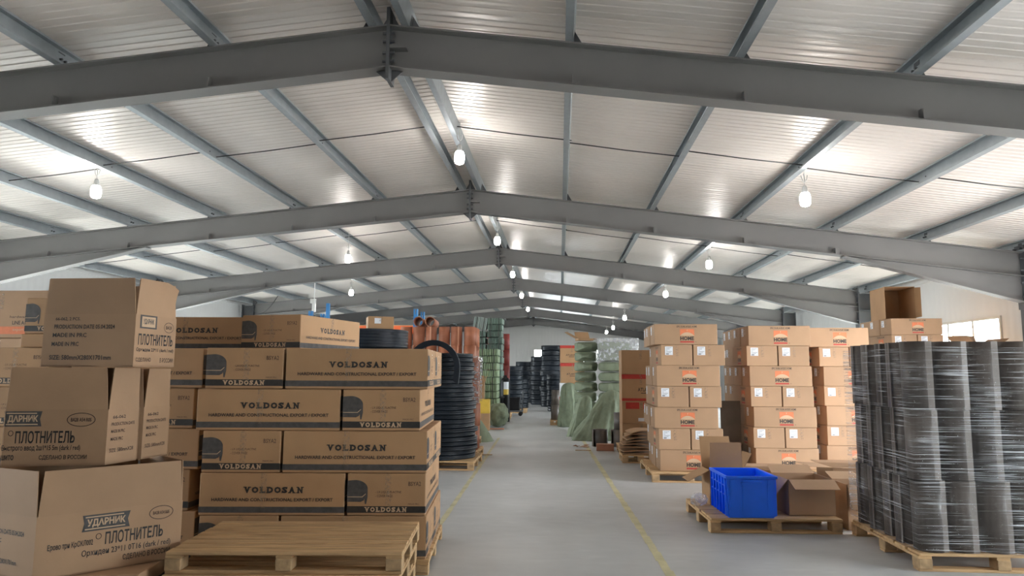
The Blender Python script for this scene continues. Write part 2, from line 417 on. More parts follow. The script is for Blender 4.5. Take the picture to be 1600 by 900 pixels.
# ------------------------------------------------------------------ portal frames
FR_D, FL_W = 0.41, 0.19
FRAME_L = ['nearest the viewer', 'second from the viewer', 'third from the viewer', 'fourth from the viewer', 'fifth from the viewer', 'sixth from the viewer', 'against the far wall']
XCL, XCR = -11.2, 7.90
def ibeam(mb, A, B, dA, dB):
    """I-section between top points A, B (x, z) with depths dA, dB, in the plane y = 0"""
    t = 0.014
    def strip(o0A, o1A, o0B, o1B, w):
        mb.prism([(A[0], -w/2, A[1]-o0A), (B[0], -w/2, B[1]-o0B), (B[0], -w/2, B[1]-o1B), (A[0], -w/2, A[1]-o1A)], (0, w, 0))
    strip(0, t, 0, t, FL_W); strip(dA-t, dA, dB-t, dB, FL_W); strip(t, dA-t, t, dB-t, 0.012)
def make_frame(i, y):
    root = thing('portal_frame', 'grey steel portal frame crossing the hall, ' + FRAME_L[i], 'steel frame', (RX, y, 0), group='steel portal frames')
    L = lambda x: x-RX
    for sgn, xc in ((-1, XCL), (1, XCR+(0.17 if i == 1 else 0))):
        inner = xc + 0.4*(1 if sgn < 0 else -1)*(0.85 if i == 1 and sgn > 0 else 1)
        mb = MB()
        ibeam(mb, (0, ZR), (L(inner), ztop(inner)), FR_D, FR_D)
        o = mb.build('rafter', STEEL, root)
        # small brace lugs welded inside the bottom flange
        for k in range(1, 5 if sgn > 0 else 6):
            dx = (0.19+1.517*k)*sgn
            if abs(dx) > abs(L(inner))-0.3 or k % 2 == 0 and i > 3: continue
            z = ztop(RX+dx)-FR_D+0.014
            lg = MB(); lg.prism([(dx-0.006, -0.10, z), (dx-0.006, -0.02, z), (dx-0.006, -0.02, z+0.10), (dx-0.006, -0.07, z+0.10)], (0.012, 0, 0))
            lg.box(dx-0.006, dx+0.05*sgn+0.006 if sgn > 0 else dx+0.006, -0.10, -0.09, z, z+0.09) 
            lg.build('brace_lug', STEEL, o)
        # haunch: tapered web and flange below the rafter
        hl = 2.9 if sgn > 0 else 3.3; hx = inner - sgn*hl; hd = 0.42
        hb = MB(); t = 0.014
        za, zb = ztop(hx)-FR_D, ztop(inner)-FR_D
        hb.prism([(L(hx), -0.006, za), (L(inner), -0.006, zb), (L(inner), -0.006, zb-hd)], (0, 0.012, 0))
        hb.prism([(L(hx), -FL_W/2, za-0.002), (L(inner), -FL_W/2, zb-hd), (L(inner), -FL_W/2, zb-hd-t), (L(hx)-0.02*sgn, -FL_W/2, za-0.004-t)], (0, FL_W, 0))
        hb.build('haunch', STEEL, root)
        cb = MB(); x0, x1 = sorted((L(inner), L(xc))); zt = ztop(xc)
        cb.box(x0, x0+0.014, -FL_W/2-0.02, FL_W/2+0.02, 0, zt+0.02); cb.box(x1-0.014, x1, -FL_W/2-0.02, FL_W/2+0.02, 0, zt)
        cb.box(x0+0.014, x1-0.014, -0.006, 0.006, 0, zt-0.02)
        for zz in (zt-0.02, zt-FR_D-0.02, zt-FR_D-0.44): cb.box(x0+0.014, x1-0.014, -FL_W/2, FL_W/2, zz-0.012, zz)
        cb.build('column', STEEL_D, root)
        ep = MB(); xe = L(inner) - (0.012 if sgn > 0 else -0.012)
        ep.box(xe-0.012, xe+0.012, -0.12, 0.12, ztop(inner)-FR_D-hd-0.12, ztop(inner)+0.12)
        for zz in (0.06, -0.1, -0.3, -0.52, -0.75):
            M = Matrix.Translation((xe-0.03*sgn, 0, ztop(inner)+zz)) @ Matrix.Rotation(PI/2, 4, 'Y')
            for yy in (-0.08, 0.08):
                ep.lathe([(0, -0.03), (0.018, -0.03), (0.018, 0.03), (0, 0.03)], 6, M=Matrix.Translation((0, yy, 0)) @ M, smooth=False)
        ep.build('end_plate', STEEL_D, root)
    if i < 3:
        for sgn in (-1, 1):
            for k in range(7):
                dx = sgn*(0.189+1.5174*k); z = ztop(RX+dx); cl = MB()
                cl.prism([(dx+0.012*sgn, -0.075, z), (dx+0.012*sgn, 0.075, z), (dx+0.012*sgn, 0.045, z+0.16), (dx+0.012*sgn, -0.045, z+0.16)], (0.008*sgn, 0, 0))
                cl.prism([(dx+0.02*sgn, -0.004, z), (dx+0.10*sgn, -0.004, z), (dx+0.02*sgn, -0.004, z+0.14)], (0, 0.008, 0))
                for yy in (-0.03, 0.03): cl.lathe([(0, -0.012), (0.012, -0.012), (0.012, 0.012), (0, 0.012)], 6, M=Matrix.Translation((dx-0.008*sgn, yy, z+0.085)) @ Matrix.Rotation(PI/2, 4, 'Y'), smooth=False)
                cl.build('purlin_cleat', STEEL_D, root)
    rp = MB()
    rp.prism([(-0.016, -0.11, ZR+0.16), (0.016, -0.11, ZR+0.16), (0.016, -0.11, ZR-FR_D-0.12), (-0.016, -0.11, ZR-FR_D-0.12)], (0, 0.22, 0))
    for sgn in (-1, 1):
        rp.prism([(0.016*sgn, -0.006, ZR-FR_D), (0.13*sgn, -0.006, ZR-FR_D-0.012), (0.016*sgn, -0.006, ZR-FR_D-0.11)], (0, 0.012, 0))
        rp.prism([(0.016*sgn, -0.006, ZR), (0.10*sgn, -0.006, ZR-0.01), (0.016*sgn, -0.006, ZR+0.14)], (0, 0.012, 0))
        for zz in (-0.08, -0.16, -0.27, -0.35):
            M = Matrix.Translation((0.035*sgn, 0, ZR+zz)) @ Matrix.Rotation(PI/2, 4, 'Y')
            for yy in (-0.07, 0.07): rp.lathe([(0, -0.02), (0.017, -0.02), (0.017, 0.02), (0, 0.02)], 6, M=Matrix.Translation((0, yy, 0)) @ M, smooth=False)
    rp.build('ridge_plate', STEEL_D, root)
    sb = MB(); sb.prism([(0.016, -0.10, ZR-0.20), (0.13, -0.10, ZR-0.20), (0.17, -0.10, ZR-0.235), (0.016, -0.10, ZR-0.235)], (0, 0.10, 0))
    sb.build('shelf_bracket', STEEL, root)
for i in range(NF): make_frame(i, D0 + BAY*i if i < NF-1 else YF-0.35)

# ------------------------------------------------------------------ purlins, sag rods
PN = ['at the ridge', 'next to the ridge', 'third from the ridge', 'fourth from the ridge', 'fifth from the ridge', 'sixth from the ridge', 'nearest the wall']
for side in (-1, 1):
    for nidx in range(7):
        off = (0.189+1.5174*nidx)
        x = RX+side*off; z = ztop(x)+0.001
        s = (SR if side > 0 else SL)
        ang = math.atan(s)*side
        mb = MB(); h = PURL_H-0.003; b = 0.07; t = 0.005; lip = 0.022
        L0, L1 = YN+0.02, YF-0.02; ln = L1-L0
        d = -side  # open side faces the ridge
        def sec(x0, x1, z0, z1): mb.box(min(x0, x1), max(x0, x1), 0, ln, z0, z1)
        sec(-t/2*d, t/2*d, 0, h); sec(0, b*d, 0, t); sec(0, b*d, h-t, h); sec((b-t)*d, b*d, t, lip); sec((b-t)*d, b*d, h-lip, h-t)
        o = mb.build('roof_purlin', GALV); o.location = (x, L0, z); o.rotation_euler = (0, ang, 0)
        tag(o, 'galvanized roof purlin on the %s slope, %s' % ('left' if side < 0 else 'right', PN[nidx]), 'roof beam', 'galvanized roof purlins')
for k in range(6):
    ym = D0+BAY*k+3.0
    for side in (-1, 1):
        mb = MB()
        for nidx in range(6):
            xa = RX+side*(0.189+1.5174*nidx); xb = RX+side*(0.189+1.5174*(nidx+1))
            za, zb = ztop(xa)+0.105, ztop(xb)+0.075
            j = 0.09 if nidx % 2 else -0.09
            mb.tube([(xa, ym+j, za), ((xa+xb)/2, ym+j, (za+zb)/2-0.006), (xb+0.04*side, ym+j, zb)], 0.008, 6)
        o = mb.build('sag_rod', ROD)
        tag(o, 'thin dark sag rod between the purlins, %s slope, %s' % ('left' if side < 0 else 'right', ['first bay from the viewer', 'second bay from the viewer', 'third bay from the viewer', 'fourth bay from the viewer', 'fifth bay from the viewer', 'bay before the far wall'][k]), 'rod', 'sag rods under the roof')

# ------------------------------------------------------------------ hanging bulbs
def make_lamp():
    root = thing('hanging_lamp', '', 'lamp')
    b = MB(); b.lathe([(0.0, -0.115), (0.03, -0.112), (0.055, -0.098), (0.066, -0.07), (0.068, -0.02), (0.064, 0.03), (0.05, 0.06), (0.0, 0.062)], 20)
    b.build('bulb', BULB, root)
    s = MB(); s.lathe([(0.0, 0.16), (0.02, 0.16), (0.028, 0.14), (0.034, 0.10), (0.052, 0.063), (0.0, 0.0625)], 16); s.build('socket', WHITE_P, root)
    h = MB(); h.tube([(0, 0, 0.158), (0.004, 0, 0.23), (-0.004, 0, 0.32)], 0.006, 6)
    h.tube([(-0.04, 0, 0.30), (-0.03, 0, 0.24), (0, 0, 0.20), (0.03, 0, 0.24), (0.04, 0, 0.30)], 0.005, 6); h.build('hanger', WHITE_P, root)
    return root
lamp0 = make_lamp()
LAMPS = [((-6.455, 9.2, 4.02), 'over the big cartons on the left'), ((-1.344, 9.2, 4.43), 'under the ridge, nearest the viewer'), ((3.196, 9.2, 3.80), 'on the right slope, nearest the viewer'),
         ((-4.685, 15.2, 4.02), 'on the left slope beyond the second frame'), ((-1.358, 15.2, 4.397), 'under the ridge beyond the second frame'), ((3.211, 15.2, 3.85), 'on the right slope beyond the second frame'),
         ((-1.416, 21.2, 4.47), 'under the ridge beyond the third frame'), ((3.174, 21.2, 3.86), 'on the right slope beyond the third frame'), ((-6.4, 21.2, 3.93), 'on the left slope beyond the third frame'),
         ((-1.464, 27.2, 4.46), 'under the ridge beyond the fourth frame'), ((2.5, 27.2, 3.60), 'on the right slope beyond the fourth frame'),
         ((-1.481, 33.2, 4.45), 'under the ridge beyond the fifth frame'), ((2.51, 33.2, 3.58), 'on the right slope beyond the fifth frame'), ((2.6, 39.2, 3.70), 'on the right slope before the far wall'), ((-1.35, 3.2, 4.43), 'unseen above the viewer, added to light the nearest frame'), ((3.2, 3.2, 3.80), 'unseen above the dark rolls, added for more light')]  # last two lamps are out of view, added to brighten the nearest frame
for i, (loc, txt) in enumerate(LAMPS):
    lab = 'lit white bulb hanging from the roof ' + txt
    if i == 0: o = lamp0; o.location = loc; o['label'] = lab; o['group'] = 'hanging bulbs'
    else: o = dup(lamp0, loc, 0, lab, 'hanging bulbs')
    # the cord reaches the roof
    gap = zceil(loc[0]) - loc[2] - 0.30
    if gap > 0.005:
        cm = MB(); cm.tube([(0, 0, 0.30), (0, 0, 0.30+gap+0.01)], 0.005, 6); cm.build('cord', WHITE_P, o)

# ------------------------------------------------------------------ printing on cartons
_txt = {}
def glyphs(s, bold=0.0):
    k = (s, bold)
    if k not in _txt:
        cu = bpy.data.curves.new('t', 'FONT'); cu.body = s; cu.size = 1.0; cu.offset = bold; cu.resolution_u = 2
        o = bpy.data.objects.new('t', cu); C.objects.link(o)
        dg = bpy.context.evaluated_depsgraph_get(); me = bpy.data.meshes.new_from_object(o.evaluated_get(dg))
        vs = [(p.co.x, p.co.y) for p in me.vertices]; fs = [tuple(f.vertices) for f in me.polygons]
        bpy.data.objects.remove(o); bpy.data.curves.remove(cu); bpy.data.meshes.remove(me)
        x0 = min(p[0] for p in vs); x1 = max(p[0] for p in vs); y0 = min(p[1] for p in vs); y1 = max(p[1] for p in vs)
        _txt[k] = ([((p[0]-x0)/(x1-x0), (p[1]-y0)/(y1-y0)) for p in vs], fs)
    return _txt[k]

class Face:
    """a printed face: origin at its lower left, unit vectors right/up, size w x h; prints by fractions from the top left"""
    def __init__(s, mb, o, ex, ez, w, h): s.mb = mb; s.o = Vector(o); s.ex = Vector(ex).normalized(); s.ez = Vector(ez).normalized(); s.n = s.ex.cross(s.ez); s.w = w; s.h = h
    def P(s, fu, fv, lift=0.0012): return s.o + s.ex*(fu*s.w) + s.ez*((1-fv)*s.h) + s.n*lift
    def poly(s, pts, mi, lift=0.0012):
        s.mb.add([s.P(a, b, lift) for a, b in pts], [tuple(range(len(pts)))], mi)
    def rect(s, u0, v0, u1, v1, mi, lift=0.0012): s.poly([(u0, v1), (u1, v1), (u1, v0), (u0, v0)], mi, lift)
    def text(s, t, u0, v0, u1, v1, mi, bold=0.0, lift=0.0016, shear=0.0):
        vs, fs = glyphs(t, bold)
        s.mb.add([s.P(u0+(u1-u0)*(a+shear*b*(v1-v0)*s.h/((u1-u0)*s.w)), v1+(v0-v1)*b, lift) for a, b in vs], fs, mi)
    def slab(s, t, u0, v0, u1, v1, mi, lift=0.0016):
        """heavy slab-serif capitals"""
        adv = {'V': 1.05, 'O': 1.0, 'L': 0.9, 'D': 1.0, 'S': 0.82, 'A': 1.06, 'N': 1.05}
        tot = sum(adv[c] for c in t); x = u0; H = v1-v0
        for c in t:
            wd = (u1-u0)*adv[c]/tot; g = 0.07*wd; a, b = x+g, x+wd-g; ww = b-a
            ins = {'V': 0.08, 'A': 0.08, 'N': 0.14, 'L': 0.14, 'D': 0.08}.get(c, 0.0)*ww
            s.text(c, a+ins, v0, b-(ins if c in 'VAN' else 0), v1, mi, 0.065, lift)
            th = 0.15*H
            R = lambda p, q, top: s.rect(a+p*ww, v0 if top else v1-th, a+q*ww, v0+th if top else v1, mi, lift+0.0003)
            if c == 'V': R(-0.04, 0.42, True); R(0.62, 1.04, True)
            if c == 'A': R(-0.04, 0.38, False); R(0.58, 1.04, False)
            if c == 'N': R(-0.02, 0.3, True); R(-0.02, 0.42, False); R(0.62, 1.03, True)
            if c == 'L': R(0.0, 0.55, True); R(0.0, 0.3, False); s.rect(b-0.13*ww, v1-0.36*H, b, v1, mi, lift+0.0003)
            if c == 'D': R(-0.02, 0.3, True); R(-0.02, 0.3, False)
            if c == 'S': s.rect(b-0.15*ww, v0, b, v0+0.3*H, mi, lift+0.0003); s.rect(a, v1-0.3*H, a+0.15*ww, v1, mi, lift+0.0003)
            x += wd
    def oval(s, u0, v0, u1, v1, mi, th=0.10, lift=0.0013):
        n = 28; cu, cv, ru, rv = (u0+u1)/2, (v0+v1)/2, (u1-u0)/2, (v1-v0)/2
        k = th*min(ru*s.w, rv*s.h); vs = []; fs = []
        for i in range(n):
            q = 2*PI*i/n
            vs += [s.P(cu+ru*math.cos(q), cv-rv*math.sin(q), lift), s.P(cu+(ru-k/s.w)*math.cos(q), cv-(rv-k/s.h)*math.sin(q), lift)]
        for i in range(n):
            j = (i+1) % n; fs.append((2*i, 2*j, 2*j+1, 2*i+1))
        s.mb.add(vs, fs, mi)

def carton_faces(mb, w, d, h):
    return {'F': Face(mb, (-w/2, -d/2, 0), (1,0,0), (0,0,1), w, h), 'B': Face(mb, (w/2, d/2, 0), (-1,0,0), (0,0,1), w, h),
            'R': Face(mb, (w/2, -d/2, 0), (0,1,0), (0,0,1), d, h), 'L': Face(mb, (-w/2, d/2, 0), (0,-1,0), (0,0,1), d, h)}

# ---- striped cartons of the left stacks
LW, LD, LH = 1.11, 0.60, 0.3175
def print_long(f):
    f.slab('VOLDOSAN', .30, .32, .72, .47, 1)
    f.text('HARDWARE AND CONSTRUCTIONAL EXPORT / EXPORT', .085, .585, .92, .665, 1, 0.018)
    f.rect(0, .79, 1, .93, 2)
def print_short(f):
    n = 10
    pts = [(0.0, .62), (0.0, .17), (.10, .155)] + [(.10+.16*math.sin(PI/2*i/n), .36-.205*math.cos(PI/2*i/n)) for i in range(1, n+1)] + [(.262, .55), (.245, .72), (.228, .72), (.222, .60), (.19, .64)]
    f.poly(pts, 2)
    f.poly([(0.0, .545), (.19, .545), (.235, .47), (.238, .485), (.195, .56), (0.0, .56)], 3, 0.0016)
    f.poly([(0.0, .625), (.18, .632), (.215, .60), (.215, .63), (.175, .67), (0.0, .665)], 2)
    f.text('BSYA2', .78, .19, .94, .29, 4, 0.0)
    f.text('- LX LIQUR PLACTNE', .36, .41, .69, .47, 4, 0.0); f.text('- COVER PAGE', .36, .50, .58, .56, 4, 0.0)
    f.text('MADE PRC', .78, .70, .92, .735, 4, 0.0)
    f.rect(0, .77, 1, .925, 1); f.slab('VOLDOSAN', .22, .79, .77, .905, 3, 0.002)
def tape_strip(mb, f, u, wd, v0, v1, lift=0.0022): f.rect(u-wd/2/f.w, v0, u+wd/2/f.w, v1, 0, lift)
def make_striped(light=False):
    mb = MB(); mb.bev(-LW/2, LW/2, -LD/2, LD/2, 0.002, LH, 0.005, 0)
    fc = carton_faces(mb, LW, LD, LH)
    print_long(fc['F']); print_long(fc['B']); print_short(fc['L']); print_short(fc['R'])
    mb.box(-LW/2+0.01, LW/2-0.01, -0.002, 0.002, LH-0.001, LH+0.0006, 4)
    root = thing('cardboard_box', '', 'box')
    mb.build('carton', [CARD, INK, GREYINK, PALEINK, INK2], root)
    for k, u in (('F', .44), ('B', .5), ('R', .52), ('L', .52)):
        tb = MB(); tape_strip(tb, carton_faces(tb, LW, LD, LH)[k], u, .045, 0.0, .42 if k == 'B' else .85); tb.build('packing_tape', TAPE, root)
    return root
ST_A = math.radians(4.5)
def local(o, a, t, dpt, z):  # t metres to the left of the front right corner, dpt metres back
    return Vector((o[0]-t*math.cos(a)-dpt*math.sin(a), o[1]-t*math.sin(a)+dpt*math.cos(a), z))
proto_s = make_striped(); used_s = [False]
GS = 'striped cardboard boxes in the left stacks'
def put_s(pos, rz, label):
    if not used_s[0]:
        used_s[0] = True; o = proto_s; o.location = pos; o.rotation_euler = (0, 0, rz); o['label'] = label; o['group'] = GS
    else: o = dup(proto_s, pos, rz, label, GS)
    return o
Z0 = 0.119
MAIN = (-1.03, 5.5)
rows = [  # (order from left, right-edge shift)
    ('short-long', 0.0), ('long-short', 0.055), ('short-long', -0.005), ('long-short', 0.0), ('short-long', -0.01)]
for i, (kind, sh) in enumerate(rows):
    z = Z0+(4-i)*0.3195
    rn = rowname(i)
    if kind == 'short-long':
        put_s(local(MAIN, ST_A, sh+LW/2, LD/2, z), ST_A, 'long black-striped cardboard box, right half of %s beside the aisle' % rn)
        put_s(local(MAIN, ST_A, sh+LW/2, LD*1.5+0.01, z), ST_A, 'striped cardboard box, %s, set back, its end facing the aisle' % rn)
        put_s(local(MAIN, ST_A, sh+LW+0.02+LD/2, LW/2, z), ST_A-PI/2, 'end-on striped box with dark picture, left half of %s' % rn)
    else:
        put_s(local(MAIN, ST_A, sh+LD/2, LW/2, z), ST_A-PI/2, 'end-on striped box with dark picture, right half of %s' % rn)
        put_s(local(MAIN, ST_A, sh+LD+0.02+LW/2, LD/2, z), ST_A, 'long black-striped box, left half of %s, aisle stack' % rn)
        put_s(local(MAIN, ST_A, sh+LD+0.02+LW/2, LD*1.5+0.01, z), ST_A, 'striped box hidden behind the long left box, %s' % rn)
ZT = Z0+5*0.3195
# loose pair on top
a = math.radians(-11.5); cor = Vector((-2.29, 6.1))
def boxcentre(cor, a, wd, dp): return Vector((cor.x - wd/2*math.cos(a) - dp/2*math.sin(a), cor.y - wd/2*math.sin(a) + dp/2*math.cos(a), 0))
c = boxcentre(cor, a, LD, LW); put_s((c.x, c.y, ZT+0.002), a-PI/2, 'skewed striped cardboard box on top of the stack, pale side lit')
put_s((-2.93+0.02-LW/2, 6.42+LD/2, ZT+0.002), math.radians(3), 'striped cardboard box on top, left of the skewed box')

# neighbour stack further left (right edge shows between the big boxes and the aisle stack)
NB = (-2.86, 5.52)
for i in range(5):
    z = Z0+(4-i)*0.3195; rn = rowname(i)
    if i % 2 == 0:
        put_s(local(NB, 0, 0.0+LW/2, LD/2, z), 0, 'long striped box in shaded stack behind big cartons, %s' % rn)
        put_s(local(NB, 0, LW/2, LD*1.5+0.01, z), 0, 'rear striped box in shaded stack behind big cartons, %s' % rn)
    else:
        put_s(local(NB, 0, 0.06+LD/2, LW/2, z), -PI/2, 'end-on striped box in shaded stack behind big cartons, %s' % rn)
        put_s(local(NB, 0, 0.08+LD*1.5, LW/2, z), -PI/2, 'far end-on striped box in shaded stack, %s' % rn)
    put_s(Vector((-4.45, 5.5+LW/2, z)), -PI/2, 'end-on striped box at the left edge behind the big cartons, %s' % rn)

# ------------------------------------------------------------------ pallets
def make_pallet(w, d, label, cat='pallet', loc=(0,0,0), rz=0, nb=7, h=0.14, group='wooden pallets'):
    """origin at the centre of the footprint; boards run along x"""
    root = thing('wooden_pallet', label, cat, loc, rz, group)
    rr = random.Random(label)
    tk = 0.022; bw = d/nb
    mb = MB()
    for k in range(nb):
        y0 = -d/2+k*bw; j = rr.uniform(-0.012, 0.012)
        mb.bev(-w/2+j, w/2+j*0.5, y0+0.004, y0+bw-rr.uniform(0.008, 0.03), h-tk, h-0.0005, 0.003)
    for k in range(3):
        x0 = -w/2+k*(w-0.1)/2; mb.box(x0, x0+0.1, -d/2+0.01, d/2-0.01, h-2*tk+0.002, h-tk-0.0005)
    mb.build('deck', WOOD, root)
    for i in range(3):
        for j in range(3):
            cx = -w/2+0.05+i*(w-0.1)/2; cyy = -d/2+0.06+j*(d-0.12)/2
            b = MB(); b.bev(cx-0.05, cx+0.05, cyy-0.06, cyy+0.06, tk, h-2*tk+0.0015, 0.003); b.build('block', WOOD_END, root)
    for j in range(3):
        cyy = -d/2+0.06+j*(d-0.12)/2
        b = MB(); b.bev(-w/2, w/2, cyy-0.05, cyy+0.05, 0.0, tk-0.0005, 0.003); b.build('bottom_board', WOOD, root)
    return root
def at_corner(FRc, a, w, d): # centre from the front right corner
    return (FRc[0]-w/2*math.cos(a)-d/2*math.sin(a), FRc[1]-w/2*math.sin(a)+d/2*math.cos(a))
def pallet_fr(FRc, a, w, d, label, z=0.0, **k):
    c = at_corner(FRc, a, w, d); return make_pallet(w, d, label, loc=(c[0], c[1], z), rz=a, **k)
pallet_fr((-1.0, 5.50), ST_A, 1.78, 1.25, 'wooden pallet under the striped box stack beside the aisle', h=0.118)
pallet_fr((-2.89, 5.5), 0, 1.9, 1.25, 'wooden pallet under the shaded stack behind the big cartons', h=0.118)
for k, nm in enumerate(('lowest of the empty pallets stacked in front of the striped boxes', 'middle one of the empty pallets stacked in front of the striped boxes', 'top empty pallet in front of the striped boxes')):
    pallet_fr((-1.015+0.012*k, 4.527-0.02*(k == 1)), math.radians(4.5), 1.48, 0.94, 'wooden ' + nm if k < 2 else 'wooden ' + nm, z=0.1375*k, h=0.137, nb=8, group='empty pallets in the foreground')

# ------------------------------------------------------------------ big open cartons in the left foreground
TH = 0.006
def lerp(a, b, t): return a+(b-a)*t
def big_carton(name, label, plan, z0, zb, zt, prints, flaps=(0, 1, 2, 3), curved=None, lean=0.02):
    """plan: four (x, y) corners, anticlockwise from above, edge i runs from corner i to i+1; walls z0..zb, upright flaps zb..zt"""
    cx = sum(p[0] for p in plan)/4; cyy = sum(p[1] for p in plan)/4
    root = thing(name, label, 'box', (cx, cyy, z0))
    P = [Vector((p[0]-cx, p[1]-cyy, 0)) for p in plan]
    body = MB(); H = zb-z0
    body.prism([tuple(p+Vector((0,0,0.003))) for p in P], (0, 0, TH))
    for i in range(4):
        A, B = P[i], P[(i+1) % 4]; ex = (B-A).normalized(); nrm = Vector((ex.y, -ex.x, 0))
        body.prism([A, B, B-nrm*TH, A-nrm*TH], (0, 0, H))
    for i, fn in prints.items():
        A, B = P[i], P[(i+1) % 4]; fn(Face(body, A, B-A, (0,0,1), (B-A).length, H))
    bo = body.build('carton', [CARD_L, INK, GREYINK, PALEINK, INK2], root)
    for i in flaps:
        A, B = P[i], P[(i+1) % 4]; ex = (B-A).normalized(); nrm = Vector((ex.y, -ex.x, 0)); L = (B-A).length
        hf = zt-zb; fl = MB(); NX, NZ = 10, 8
        def pt(s, t):
            ins = 0.006+0.018*t
            x = lerp(ins, L-ins, s); z = H+hf*t; off = lean*t*t
            if curved == i:
                z -= hf*0.16*max(0, (s-0.45)/0.55)**2*t; off += 0.06*t*t*s - 0.10*max(0, s-0.6)*t
            return A+ex*x+nrm*(off-0.001)+Vector((0,0,z))
        vs = []; fs = []
        for side in (0, 1):
            for a_ in range(NX+1):
                for b_ in range(NZ+1): vs.append(pt(a_/NX, b_/NZ)-nrm*(TH*side))
        W = NZ+1; off2 = (NX+1)*W
        for a_ in range(NX):
            for b_ in range(NZ):
                q = a_*W+b_
                fs.append((q, q+W, q+W+1, q+1)); fs.append((off2+q, off2+q+1, off2+q+W+1, off2+q+W))
        for a_ in range(NX):
            q = a_*W+NZ; fs.append((q, q+W, off2+q+W, off2+q)); q = a_*W; fs.append((q+W, q, off2+q, off2+q+W))
        for b_ in range(NZ):
            q = b_; fs.append((q, q+1, off2+q+1, off2+q)); q = NX*W+b_; fs.append((q+1, q, off2+q, off2+q+1))
        fl.add(vs, fs, 0, False); fl.build('flap', [CARD_L], root)
    return root
def banner(f, u0, v0, u1, v1, txt):
    du = (u1-u0)
    f.poly([(u0, v0), (u1, v0), (u1-du*.05, (v0+v1)/2), (u1, v1), (u0, v1), (u0+du*.04, (v0+v1)/2)], 2)
    f.rect(u0+du*.06, v0+(v1-v0)*.1, u1-du*.14, v0+(v1-v0)*.17, 3, 0.002); f.rect(u0+du*.06, v1-(v1-v0)*.17, u1-du*.1, v1-(v1-v0)*.1, 3, 0.002)
    f.text(txt, u0+du*.1, v0+(v1-v0)*.26, u1-du*.1, v0+(v1-v0)*.78, 3, 0.035, 0.0022)
def big_print(f):
    banner(f, .29, .06, .615, .33, 'УДАРНИК')
    f.oval(.75, .04, .93, .28, 4); f.text('BA28 A54 R0S', .78, .13, .90, .19, 4, 0.01)
    f.oval(.385, .38, .425, .48, 4, .25)
    f.text('ПЛОТНИТЕЛЬ', .45, .37, .86, .58, 1, 0.02)
    f.text('Ерово три КрСКЛ002', .08, .46, .37, .58, 1, 0.012)
    f.text('Орхидеи 23*11 0Т16 (dark / red)', .30, .63, .92, .76, 1, 0.01)
    f.text('СДЕЛАНО В РОССИИ', .58, .79, .92, .90, 1, 0.012)
def date_print(f, s=1.0):
    f.text('66-062, 2 PCS.', .13, .06, .40, .13, 1, 0.015)
    f.text('PRODUCTION DATE 05.04.2024', .12, .20, .78, .28, 1, 0.02)
    f.text('MADE IN PRC', .11, .36, .48, .44, 1, 0.015)
    f.text('MADE IN PRC', .105, .53, .40, .61, 1, 0.02)
    f.text('SIZE: 580mmX280X1701mm', .09, .78, .76, .87, 1, 0.015)
# bottom carton, turned to the aisle
BL = [(-3.09, 4.1), (-2.53, 4.71), (-3.13, 5.18), (-3.58, 4.28)]
def left_dates(f):
    f.text('PRODUCTION DATE 05.04.2024', .10, .25, .80, .33, 1, 0.02); f.text('MADE IN PRC', .10, .40, .40, .47, 1, 0.02); f.text('SIZE: 580mmX280X1701mm', .10, .72, .70, .80, 1, .015)
big_carton('open_carton', 'lowest big plain carton at the left edge, printed side turned to the aisle', BL, 0.305, 0.67, 0.935, {0: big_print, 3: left_dates}, lean=0.0)
MIDB = [(-3.47, 4.25), (-2.885, 4.39), (-2.842, 4.66), (-3.44, 4.53)]
def mid_front(f):
    banner(f, -.02+.02, .03, .36, .30, 'ДАРНИК'); f.oval(.60, .06, .88, .31, 4); f.text('BA28 A54 R0S', .64, .15, .84, .22, 4, 0.01)
    f.oval(.05, .37, .10, .47, 4, .25); f.text('ПЛОТНИТЕЛЬ', .12, .38, .69, .60, 1, 0.02)
    f.text('Быстрого ввод 2ш1*15 5m (dark / red)', 0.0, .63, .75, .75, 1, 0.012); f.text('СДЕЛАНО В РОССИИ', .36, .81, .82, .90, 1, 0.012); f.text('ШИТО', .0, .80, .12, .89, 1, .03)
def mid_side(f):
    f.text('66-062', .15, .12, .55, .18, 4, 0.015); f.text('PRODUCTION DATE', .12, .25, .85, .31, 4, .01); f.text('MADE IN PRC', .12, .38, .55, .44, 4, .01); f.text('MADE PRC', .12, .52, .5, .58, 4, .01); f.text('SIZE: 580mmX28', .1, .72, .85, .79, 4, .01)
big_carton('open_carton', 'middle big carton of the left pile, banner print facing the viewer', MIDB, 0.94, 1.29, 1.555, {0: mid_front, 1: mid_side}, lean=0.006)
MIDC = [(-3.42, 4.56), (-2.83, 4.69), (-2.805, 4.97), (-3.37, 4.84)]
big_carton('open_carton', 'narrow carton wedged behind the middle big carton, slit at its corner', MIDC, 0.94, 1.29, 1.55, {1: mid_side}, lean=0.006)
TOPB = [(-3.36, 4.38), (-2.725, 4.36), (-2.70, 4.80), (-3.33, 4.84)]
def top_right(f):
    f.rect(.10, .0, .50, .26, 2); f.rect(.14, .03, .46, .23, 3, .002); f.text('УДАРНИК', .17, .07, .43, .19, 2, .04, .0024)
    f.oval(.68, .10, .93, .31, 4); f.text('BA28', .73, .17, .88, .24, 4, .01)
    f.text('ПЛОТНИТЕЛЬ', .08, .36, .92, .58, 1, .02); f.text('Орхидеи 23*11 (dark / red)', .05, .63, .95, .72, 1, .012); f.text('СДЕЛАНО', .05, .82, .4, .91, 4, .01); f.text('В РОССИИ', .62, .82, .95, .91, 4, .01)
big_carton('open_carton', 'top big carton of the left pile with a curled open flap', TOPB, 1.56, 1.90, 2.135, {0: date_print, 1: top_right}, curved=1, lean=0.004)
